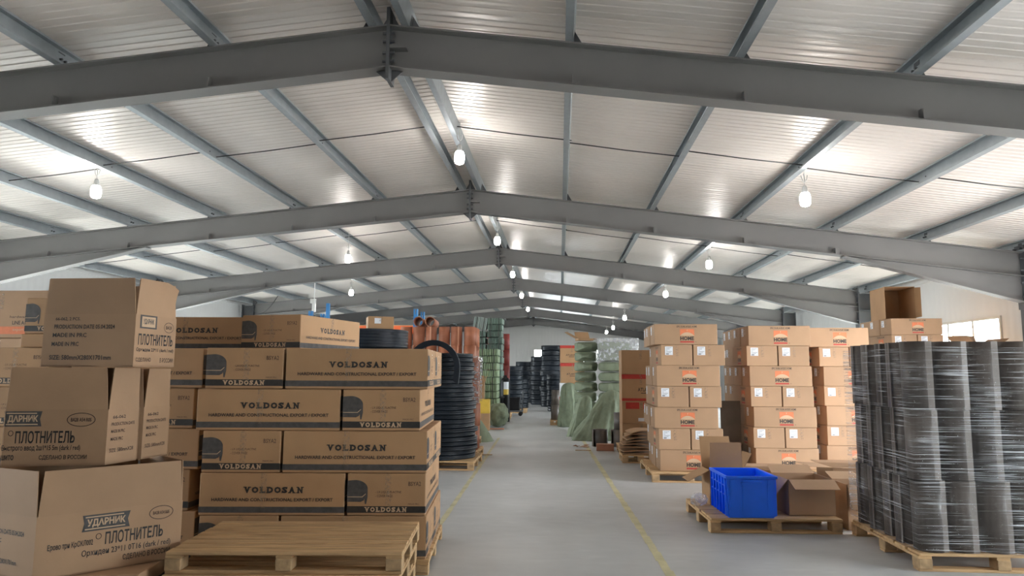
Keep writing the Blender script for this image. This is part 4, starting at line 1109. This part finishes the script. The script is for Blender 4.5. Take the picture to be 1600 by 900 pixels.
# ------------------------------------------------------------------ green bundles, maroon rolls, carton, sacks on the left
def make_bundle(w, d, h, m_, name='strip_bundle'):
    mb = MB(); rr = random.Random(int(w*1000))
    nx = 9
    for k in range(nx):
        x0 = -w/2+w*k/nx; j = rr.uniform(-.012, .012)
        mb.bev(x0+0.003, x0+w/nx-0.003, -d/2+j, d/2+j, 0.004, h-0.004-rr.uniform(0, .012), 0.012)
    return mb.mesh(name, [m_])
bl = make_bundle(0.58, 0.8, 0.20, GREENP); bd = make_bundle(0.46, 0.8, 0.20, GREEND)
def bundle(me, m_, w, d, h, label, loc, rz=0.0, rot=None):
    root = thing('strip_bundle', label, 'bundle', loc, rz, 'green strip bundles', rot)
    o = bpy.data.objects.new('strips', me); C.objects.link(o); o.parent = root
    for xx in (-w*.28, w*.28):
        s = MB(); s.box(xx-0.012, xx+0.012, -d/2-0.018, d/2+0.018, h-0.004, h+0.002); s.box(xx-0.012, xx+0.012, -d/2-0.018, -d/2-0.013, 0.006, h-0.004); s.build('strap', INK, root)
    return root
g0 = at(764, 600, 20.6)
make_pallet(1.0, 0.86, 'wooden pallet under the pale green strip bundles', loc=(g0.x-0.15, 20.65, 0))
NB_ = 10
for k in range(NB_):
    bundle(bl, GREENP, .58, .8, .2, 'pale green strip bundle on the left, %s' % ('top of its stack' if k == NB_-1 else '%s from the floor' % ['first', 'second', 'third', 'fourth', 'fifth', 'sixth', 'seventh', 'eighth', 'ninth'][k]), (g0.x+random.uniform(-.02, .02), 20.6, 0.142+0.203*k), random.uniform(-.03, .03))
g1 = at(770, 540, 21.3)
make_pallet(1.4, 1.0, 'wooden pallet under the dark green strip bundles', loc=(g1.x-0.25, 22.35, 0))
for k in range(15):
    bundle(bd, GREEND, .46, .8, .2, 'dark green strip bundle in the tall aisle-side stack, %s' % ('topmost' if k == 14 else '%s from the floor' % ['first', 'second', 'third', 'fourth', 'fifth', 'sixth', 'seventh', 'eighth', 'ninth', 'tenth', 'eleventh', 'twelfth', 'thirteenth', 'fourteenth'][k]), (g1.x+random.uniform(-.02, .02), 22.3, 0.142+0.203*k), random.uniform(-.03, .03))
g2 = at(746, 540, 20.6)
for k in range(13):
    bundle(bd, GREEND, .46, .8, .2, 'dark green strip bundle in the stack behind the pale bundles, %s' % ('topmost' if k == 12 else '%s from the floor' % ['first', 'second', 'third', 'fourth', 'fifth', 'sixth', 'seventh', 'eighth', 'ninth', 'tenth', 'eleventh', 'twelfth'][k]), (g1.x-0.52, 22.25, 0.142+0.203*k), random.uniform(-.03, .03))
gz = 0.142+0.203*13
bundle(make_bundle(0.42, 0.5, 0.40, mat('grey_green_strips', (.24, .29, .27), .6, noise_scale=12, var=.15, stretch=(6, 6, 1))), GREEND, .42, .5, .4, 'grey-green strip bundle tilted on top of the dark green stack', (g1.x-0.50, 22.15, gz+0.045), 0, (math.radians(4), math.radians(9), 0.05))
mar = make_roll_mesh(0.115, 0.52, 1.3, 0.02, 'edging_roll', [MAROON, MAROON], True, 0.008, 22)
m0 = at(786, 575, 23.3)
make_pallet(1.0, 1.0, 'wooden pallet under the maroon rolls', loc=(m0.x-0.25, 23.6, 0))
for t in range(5):
    for i in range(3):
        o = bpy.data.objects.new('edging_roll', mar); C.objects.link(o); o.location = (m0.x-0.42+0.26*i, 23.3, 0.142+0.522*t-0.0); o.rotation_euler = (0, 0, i+t)
        tag(o, 'maroon roll in the stack beside the green bundles, %s tier, %s' % (['lowest', 'second', 'third', 'fourth', 'top'][t], ['hidden side', 'middle', 'aisle side'][i]), 'roll', 'maroon rolls')
y0 = at(750, 668, 17.6)
def yprint(fc): fc['F'].rect(.0, .0, 1, .55, 3); 
yr = plain_carton('cardboard_box', 'tall carton with yellow wrapped top beside the aisle on the left', 0.34, 0.4, 0.44, (-1.99, 18.55, 0.0), 0.05, None)
mb = MB(); mb.bev(-0.175, 0.175, -0.205, 0.205, 0.441, 0.80, 0.01); mb.build('yellow_wrap', [YELLOW], yr)
open_carton('open brown carton behind the yellow-topped carton', 0.38, 0.4, 1.2, (-2.24, 19.35, 0.0), 0.06, {'R': (15, .2), 'B': (10, .2)}, CARD)
def make_sack(L, W, H, seed, tie=True, name='sack', m_=SACK, pw=0.36, pe=8, rip=0.035):
    """stuffed sack lying along x, gathered towards +x"""
    mb = MB(); nu, nv = 44, 36; vs = []; fs = []
    for i in range(nu+1):
        t = i/nu; x = (t-0.5)*L
        e = (1-abs(2*t-1)**pe)**0.5 if 0 < t < 1 else 0.0
        if tie and t > 0.86: e = max(e*0.5, 0.16)*(1 if t < 1 else 0.0) 
        for j in range(nv):
            q = 2*PI*j/nv; c_, s_ = math.cos(q), math.sin(q)
            sc = lambda k: math.copysign(abs(k)**pw, k)
            r = e*(0.97+0.09*noise.noise(Vector((x*4/L*1.5, c_*1.3+seed, s_*1.3)))-0.07*abs(noise.noise(Vector((x*9, c_*2.5+seed, s_*2.5))))+rip*math.sin(11*q+seed+3*t)*(t**2))
            vs.append((x, sc(c_)*W/2*r, H/2+sc(s_)*H/2*r))
    for i in range(nu):
        for j in range(nv): fs.append((i*nv+j, i*nv+(j+1) % nv, (i+1)*nv+(j+1) % nv, (i+1)*nv+j))
    vs = [(x, y_, max(z, 0.0)) for x, y_, z in vs]
    mb.add(vs, fs, 0, True); return mb.mesh(name, [m_])
sk = [make_sack(0.92, 0.60, 0.25, s) for s in (1.0, 4.0, 9.0)]
def sack(me, label, loc, rot=(0,0,0), scale=(1,1,1), grp='green sacks'):
    o = bpy.data.objects.new('stuffed_sack', me); C.objects.link(o); o.location = loc; o.rotation_euler = rot; o.scale = scale; tag(o, label, 'sack', grp); return o
round_s = make_sack(0.66, 0.60, 0.66, 12.0, True, pw=0.8, pe=2.8, rip=0.10)
q = atz(777, 665, 0); sack(round_s, 'round green sack standing by the aisle on the left, gathered neck outward', (-1.72, 19.75, 0.0), (0, 0, -0.75), (0.9, 1, 1.0))
# low slumped sack nearer
cone = MB(); N, Mz = 28, 14; vs = []; fs = []
for i in range(Mz+1):
    t = i/Mz; rr_ = (1-t)**0.7
    for j in range(N):
        q_ = 2*PI*j/N; k_ = rr_*(1+0.08*noise.noise(Vector((math.cos(q_)*1.5, math.sin(q_)*1.5, t*3))))
        vs.append((0.42*k_*math.cos(q_)-0.10*t, 0.34*k_*math.sin(q_), 0.64*t))
for i in range(Mz):
    for j in range(N): fs.append((i*N+j, i*N+(j+1) % N, (i+1)*N+(j+1) % N, (i+1)*N+j))
cone.add(vs, fs, 0, True); cone_me = cone.mesh('slumped_sack', [SACK])
q = atz(752, 690, 0); sack(cone_me, 'slumped green sack on the floor beside the terracotta column', (q.x-0.14, 15.85-0.1, 0.0), (0, 0, 0.1), (1, 1, 1.0))

# black bins and coils further down on the left
def coil_stack(cx, cyy, R, h, n, where, me=None, z0=0.0):
    me = me or make_coil_mesh(R, R*0.5, h-0.003, 2, 'hose_coil', 0.7)
    for k in range(n):
        o = bpy.data.objects.new('hose_coil', me); C.objects.link(o); rr = random.Random(int(cx*100)+k)
        o.location = (cx+rr.uniform(-.03, .03), cyy+rr.uniform(-.03, .03), z0+h*k); o.rotation_euler = (0, 0, rr.uniform(0, 6))
        tag(o, 'black hose coil, %s %s' % ('top of' if k == n-1 else ('number ' if False else '') + ['lowest', 'second', 'third', 'fourth', 'fifth', 'sixth', 'seventh', 'eighth', 'ninth', 'tenth', 'eleventh', 'twelfth', 'thirteenth', 'fourteenth', 'fifteenth'][k] + ' in', where), 'coil', 'black hose coils')
q = at(800, 640, 26.5)
make_pallet(1.0, 1.0, 'dark pallet under the left far coil stack', loc=(q.x+.05, 26.6, 0))
coil_stack(q.x+.05, 26.6, 0.36, 0.175, 9, 'the coil stack on the far left of the aisle', None, 0.142)
q = at(812, 640, 29.5); coil_stack(q.x, 29.6, 0.38, 0.2, 6, 'the low coil stack left of the aisle', None, 0.0)
coil_stack(at(825, 600, 35).x-.15, 35.0, 0.45, 0.22, 9, 'the coil stack left of the far window', None, 0.0)
coil_stack(at(845, 600, 33).x, 33.0, 0.5, 0.22, 10, 'the coil stack below the far window', None, 0.0)
coil_stack(at(862, 600, 31).x, 31.0, 0.48, 0.22, 12, 'the coil stack right of the far window', None, 0.0)
coil_stack(at(868, 600, 27.5).x, 27.5, 0.34, 0.2, 7, 'the coil stack right of the aisle', None, 0.0)
# black tub with canister, left of the aisle
q = atz(776, 648, 0)
mb = MB(); mb.lathe([(0.0, 0.0), (0.20, 0.0), (0.23, 0.30), (0.25, 0.31), (0.25, 0.36), (0.22, 0.36), (0.19, 0.05), (0.0, 0.05)], 28); tub = mb.build('plastic_tub', BLACKP); tub.location = (-1.90, 21.28, 0.41); tag(tub, 'black tub with thick rim behind the round green sack', 'tub')
mb = MB(); mb.bev(-0.2, 0.2, -0.2, 0.2, 0, 0.408, 0.01); o = mb.build('cardboard_box', CARD); o.location = (-1.90, 21.28, 0.001); tag(o, 'small cardboard box under the black tub', 'box')
root = thing('canister', 'black canister with white and yellow label standing behind the black tub', 'canister', (-1.66, 21.69, 0.0))
mb = MB(); mb.lathe([(0.0, 0), (0.14, 0), (0.145, 0.02), (0.145, 1.22), (0.12, 1.30), (0.05, 1.34), (0.05, 1.40), (0, 1.40)], 24); mb.build('body', BLACKP, root)
mb = MB(); vs = []
for k in range(9):
    a_ = -PI/2+(-0.5+k/8)*1.1+0.3
    vs += [(0.147*math.cos(a_), 0.147*math.sin(a_), 0.82), (0.147*math.cos(a_), 0.147*math.sin(a_), 0.98), (0.147*math.cos(a_), 0.147*math.sin(a_), 1.20)]
mb.add(vs, [(3*k, 3*k+3, 3*k+4, 3*k+1) for k in range(8)], 1); mb.add(vs, [(3*k+1, 3*k+4, 3*k+5, 3*k+2) for k in range(8)], 0); mb.build('label_band', [PAPER, YELLOW], root)
# hand pallet truck at the coil stack
q = atz(800, 648, 0)
root = thing('hand_truck', 'low black platform trolley in front of the far left coils', 'trolley', (q.x+.05, 24.6, 0))
mb = MB(); mb.bev(-0.35, 0.35, -0.25, 0.25, 0.14, 0.19, 0.01); mb.build('platform', STEEL_D, root)
for sx in (-1, 1):
    for sy in (-1, 1):
        mb = MB(); M = Matrix.Translation((sx*0.28, sy*0.19, 0.07)) @ Matrix.Rotation(PI/2, 4, 'X'); mb.lathe([(0, -0.02), (0.06, -0.02), (0.07, -0.012), (0.07, 0.012), (0.06, 0.02), (0, 0.02)], 16, M=M); mb.box(sx*0.28-0.02, sx*0.28+0.02, sy*0.19-0.03, sy*0.19+0.03, 0.11, 0.139); mb.build('wheel', BLACKP, root)
mb = MB(); mb.tube([(0.33, -0.2, 0.19), (0.36, -0.2, 0.85), (0.36, 0.2, 0.85), (0.33, 0.2, 0.19)], 0.015, 8); mb.build('handle', STEEL_D, root)
mb = MB(); mb.bev(-0.3, 0.28, -0.22, 0.22, 0.0, 0.42, 0.02); mb.bev(-0.31, 0.29, -0.23, 0.23, 0.36, 0.43, 0.01); o = mb.build('storage_bin', BLACKP); o.location = (q.x+.03, 24.6, 0.191); tag(o, 'black bin with rim riding on the low trolley', 'bin')

# ------------------------------------------------------------------ right middle: red-banded cartons, sacks, dark rolls
def red_print(fc):
    for s in ('F', 'L', 'R'):
        f = fc[s]; f.rect(0, .0, 1, .16, 6); f.text('ATLANTA', .25, .50, .72, .60, 1, .02); f.rect(.38, .64, .6, .67, 4)
q = at(891, 575, 22.3)
for k, (h, z) in enumerate(((0.60, 0.142), (0.42, 0.745), (0.62, 1.168), )):
    plain_carton('cardboard_box', 'carton with red band at the right of the far aisle, %s' % ['lowest', 'middle, pale', 'top'][k], 0.74, 0.6, h, (q.x+0.0+0.03*k, 22.6, z), 0.02*k, red_print if k != 1 else (lambda fc: (fc['F'].rect(.0, .0, .45, 1, 7), fc['F'].rect(.52, .1, .95, .9, 7))))
plain_carton('cardboard_box', 'red-topped carton crowning the far right carton pile', 0.74, 0.6, 0.55, (q.x+0.05, 22.6, 1.792), 0.0, red_print)
make_pallet(1.0, 0.9, 'wooden pallet under the red-banded cartons of the far aisle', loc=(q.x+0.05, 22.6, 0))
dr = make_roll_mesh(0.115, 0.42, 1.4, 0.03, 'edging_roll', [ROLLM, ROLLEDGE], True, .008, 24)
q = atz(870, 664, 0)
make_pallet(0.42, 0.9, 'small dark pallet at the right of the far aisle', loc=(q.x+0.02, 20.9, 0), nb=5)
for t in range(2):
    for j in range(2):
        o = bpy.data.objects.new('edging_roll', dr); C.objects.link(o); o.location = (q.x-0.05+0.01*t, 20.65+0.25*j, 0.142+0.422*t); tag(o, 'dark roll on the small pallet at the far aisle, %s %s' % (['lower', 'upper'][t], ['front', 'rear'][j]), 'roll', 'dark rolls')
STAND = atz(887, 668, 0)
# sack pile: rows of sacks lying along the aisle and across it
q = at(945, 600, 18.0)
k = 0
for t in range(9):
    z = 0.0+0.255*t
    sack(sk[t % 3], 'green sack lying crosswise in the big pile, %s' % ('topmost' if t == 8 else '%s layer from the floor' % ['first', 'second', 'third', 'fourth', 'fifth', 'sixth', 'seventh', 'eighth'][t]), (q.x+0.30, 18.1, z), (0, 0, 0.05*(-1)**t), (1.0, 1.1, 1.0))
    if t < 9: sack(sk[(t+1) % 3], 'green sack lying end-on at the aisle side of the pile, %s' % ('topmost' if t == 8 else '%s layer from the floor' % ['first', 'second', 'third', 'fourth', 'fifth', 'sixth', 'seventh', 'eighth'][t]), (q.x-0.46, 18.45, z), (0, 0, -PI/2+0.08*(-1)**t), (1, 0.92, 1.0))
film_wrap('plastic_sheet', 'clear plastic sheet over the top of the green sack pile', q.x-0.172, q.x+0.82, 17.66, 18.54, 1.80, 2.36, FILM2, 0.012)
q2 = at(912, 533, 18.4)
open_carton('open carton with raised flaps on top of the green sack pile', 0.40, 0.32, 0.06, (q2.x+0.02, 18.5, 0.255*9+0.03), 0.25, {'L': (62, .34), 'B': (35, .22), 'R': (100, .12)}, CARD)
# draped sack leaning on the pile
def tent_sack(name, label, loc, rz, rx, ry, h, lean, seed, grp=None, pt=0.8):
    """slumped sack: wide foot rx[0] x ry[0] narrowing to rx[1] x ry[1] at height h, folds running up it"""
    mb = MB(); N, Mz = 72, 44; vs = []; fs = []
    for i in range(Mz+1):
        t = i/Mz; end = math.sqrt(max(0.0, 1-max(0, (t-0.86)/0.14)**2)) if t < 1 else 0.02
        a_ = lerp(rx[0], rx[1], t**1.1)*end; b_ = lerp(ry[0], ry[1], t)*end
        for j in range(N):
            q_ = 2*PI*j/N; c_, s_ = math.cos(q_), math.sin(q_)
            k_ = 1.10+0.08*math.sin(5*q_+seed+1.5*t)*(0.4+t)+0.09*noise.noise(Vector((c_*2+seed, s_*2, t*2.5)))-0.30*abs(noise.noise(Vector((c_*2.4+t*1.6, s_*2.4+seed, t*1.1))))-0.16*abs(noise.noise(Vector((c_*5-t*2.5, s_*5, t*3+seed))))-0.10*max(0, 0.12-t)/0.12
            vs.append((lean[0]*t**pt+a_*k_*math.copysign(abs(c_)**.8, c_), lean[1]*t+b_*k_*math.copysign(abs(s_)**.8, s_), h*t))
    for i in range(Mz):
        for j in range(N): fs.append((i*N+j, i*N+(j+1) % N, (i+1)*N+(j+1) % N, (i+1)*N+j))
    fs.append(tuple(range(N))[::-1]); mb.add(vs, fs, 0, True)
    o = mb.build(name, SACK); o.location = loc; o.rotation_euler = (0, 0, rz); tag(o, label, 'sack', grp); return o
q = atz(893, 690, 0)
tent_sack('draped_sack', 'large pale green sack leaning like a tent by the aisle on the right', (q.x+0.46, 16.35, 0.0), 0, (0.52, 0.16), (0.46, 0.14), 1.12, (0.50, 0.12), 1.3)
tent_sack('stuffed_sack', 'narrow green sack propped up behind the tent-like sack', (q.x+0.16, 17.1, 0.0), 0, (0.26, 0.14), (0.22, 0.14), 0.95, (0.22, 0.1), 5.0, 'green sacks')
tent_sack('stuffed_sack', 'tall green sack standing upright by the aisle on the right', (STAND.x, 20.05, 0.0), 0, (0.29, 0.20), (0.25, 0.18), 1.22, (0.05, 0.0), 8.0, 'green sacks', 1.0)
# dark brown rolls in front of the sack pile
ROLLS = [(995, 672, 1, 14.9), (967, 693, 0, 15.0), (936, 693, 0, 15.1), (1000, 693, 0, 14.9), (970, 668, 1, 15.1), (995, 650, 2, 15.0), (1008, 650, 2, 15.05), (1012, 693, 0, 15.2)]
RN = ['middle tier, right', 'lowest tier, centre', 'lowest tier, left', 'lowest tier, right', 'middle tier, left', 'top tier, left', 'top tier, right', '']
dr2 = make_roll_mesh(0.165, 0.345, 1.6, 0.05, 'edging_roll', [ROLLM, ROLLEDGE], True, .01, 26)
for (ux, t, nm) in ((936, 0, 'lowest tier, left'), (967, 0, 'lowest tier, centre'), (995, 0, 'lowest tier, right'), (970, 1, 'middle tier, left'), (997, 1, 'middle tier, right'), (992, 2, 'top tier')):
    p_ = at(ux, 650, 14.9); o = bpy.data.objects.new('edging_roll', dr2); C.objects.link(o); o.location = (p_.x+0.02, 14.95+0.02*t, 0.0+0.347*t); o.rotation_euler = (0, 0, ux)
    tag(o, 'short wide dark roll beside the flattened cardboard, %s' % nm, 'roll', 'dark rolls')
# red-banded cartons behind the first printed stack
q = at(971, 600, 13.6)
def red2(fc):
    f = fc['F']; f.rect(0, .0, 1, .17, 6); f.text('ATLANTA', .42, .50, .86, .64, 1, .02); f.rect(.5, .69, .8, .72, 4); f.rect(0, .9, 1, 1, 6)
def red3(fc): fc['F'].rect(.1, .06, .45, .35, 6); fc['F'].rect(.55, .06, .9, .35, 6); fc['F'].rect(.42, .75, .6, .9, 7)
for k, (h, z, fn, nm) in enumerate(((0.42, 0.142, None, 'lowest, plain'), (0.42, 0.564, red3, 'with white sticker'), (0.5, 0.986, red2, 'with dark lettering'), (0.46, 1.488, None, 'plain, on top'))):
    plain_carton('cardboard_box', 'brown carton between the sack pile and the printed stack, %s' % nm, 0.72, 0.6, h, (q.x+0.37, 13.95, z), 0.0, fn)
make_pallet(0.9, 0.8, 'wooden pallet under the brown cartons beside the sack pile', loc=(q.x+0.40, 13.95, 0))
# flattened cardboard pile
q = atz(990, 718, 0)
make_pallet(0.62, 0.7, 'wooden pallet under the flattened cardboard', loc=(1.43-0.06, 12.62, 0), nb=5)
for k in range(8):
    rr = random.Random(k+70); mb = MB(); w_, d_ = 0.62-0.03*k, 0.62; nx, ny = 8, 6; vs = []; fs = []
    for s_ in (0, 1):
        for i in range(nx+1):
            for j in range(ny+1):
                x, y_ = (i/nx-.5)*w_, (j/ny-.5)*d_
                up = 0.035*(k/7)*max(0, -x/w_*2)**2*1.0 + 0.012*noise.noise(Vector((x*3+k*0.3, y_*3, 0.0)))*0.0
                vs.append((x, y_, 0.02*math.cos(x*5)*(k/7)+0.012*s_-up))
    W = ny+1; o2 = (nx+1)*W
    for i in range(nx):
        for j in range(ny): q0 = i*W+j; fs += [(q0, q0+1, q0+W+1, q0+W), (o2+q0, o2+q0+W, o2+q0+W+1, o2+q0+1)]
    for i in range(nx): q0 = i*W; fs.append((q0, q0+W, o2+q0+W, o2+q0)); q0 = i*W+ny; fs.append((q0+W, q0, o2+q0, o2+q0+W))
    for j in range(ny): q0 = j; fs.append((q0+1, q0, o2+q0, o2+q0+1)); q0 = nx*W+j; fs.append((q0, q0+1, o2+q0+1, o2+q0))
    mb.add(vs, fs); o = mb.build('flattened_carton', CARD); o.location = (1.36+rr.uniform(-.05, .05), 12.6+rr.uniform(-.03, .03), 0.15+0.052*k); o.rotation_euler = (0, math.radians(rr.uniform(-2.5, 2.5)), rr.uniform(-.12, .12))
    tag(o, 'flattened cardboard sheet in the pile beside the printed stack, %s' % ('top one' if k == 7 else '%s from the bottom' % ['first', 'second', 'third', 'fourth', 'fifth', 'sixth', 'seventh'][k]), 'cardboard sheet', 'flattened cardboard')
q = atz(946, 705, 0)
plain_carton('cardboard_box', 'small reddish-brown box on the floor before the dark rolls', 0.34, 0.2, 0.13, (q.x, q.y+0.1, 0.0), -0.05, None, cmat=mat('reddish_card', (.30, .13, .075), .7, noise_scale=6, var=.1), tape=False)
# paper scraps
mb = MB(); rr = random.Random(4)
for k in range(7):
    x, y_ = rr.uniform(-.13, .13), rr.uniform(-.1, .1); a_ = rr.uniform(0, 6); s_ = rr.uniform(.04, .08)
    mb.prism([(x+s_*math.cos(a_+b_), y_+s_*math.sin(a_+b_), 0.002+rr.uniform(0, .05)) for b_ in (0, 1.4, 3.0, 4.4)], (0, 0, 0.003))
o = mb.build('torn_cardboard', mat('scrap_card', (.42, .24, .15), .8, noise_scale=8, var=.2)); q = atz(910, 698, 0); o.location = (q.x-0.02, q.y-0.1, 0.0); tag(o, 'torn cardboard scraps lying at the foot of the tent-like sack', 'scrap', None, 'stuff')

# white junction box on a drop rod, loose cable by the left column, laths on the floor
jb = at(491, 468, 21.0)
root = thing('junction_box', 'white junction box hanging on a rod above the striped boxes', 'electrical box', (jb.x, 21.0, jb.z))
mb = MB(); mb.bev(-0.05, 0.05, -0.05, 0.05, -0.38, 0.0, 0.01); mb.bev(-0.11, 0.05, -0.055, 0.055, -0.12, 0.02, 0.01); mb.build('case', WHITE_P, root)
mb = MB(); mb.tube([(0, 0, 0.02), (0, 0, zceil(jb.x)-jb.z-0.006)], 0.012, 8); mb.build('drop_rod', WHITE_P, root)
mb = MB(); pa = at(398, 490, 23.6); pb = at(436, 462, 23.6)
pts = [Vector((pa.x, 23.6, pa.z)).lerp(Vector((pb.x, 23.6, ztop(pb.x)+0.18)), k/12) - Vector((0, 0, 0.22*math.sin(PI*k/12))) for k in range(13)]
mb.tube(pts, 0.012, 6); o = mb.build('cable', ROD); tag(o, 'thin dark cable sagging from the far left column to the roof', 'cable')
for (u, v, L_, rz_, lab) in ((748, 711, 0.30, 0.1, 'thin dark lath on the floor beside the coil pallet'), (903, 704, 0.30, -0.05, 'thin lath on the floor before the torn cardboard')):
    q = atz(u, v, 0); mb = MB(); mb.bev(-L_/2, L_/2, -0.02, 0.02, 0.0, 0.014, 0.003); o = mb.build('lath', WOOD_END); o.location = (q.x+0.1, q.y, 0.001); o.rotation_euler = (0, 0, rz_); tag(o, lab, 'lath')
q = atz(747, 668, 0); mb = MB(); mb.bev(-0.28, 0.28, -0.07, 0.07, 0.0, 0.02, 0.004); o = mb.build('plank', TERRA); o.location = (-1.75, 18.9, 0.001); tag(o, 'reddish plank on the floor in front of the round green sack', 'plank')
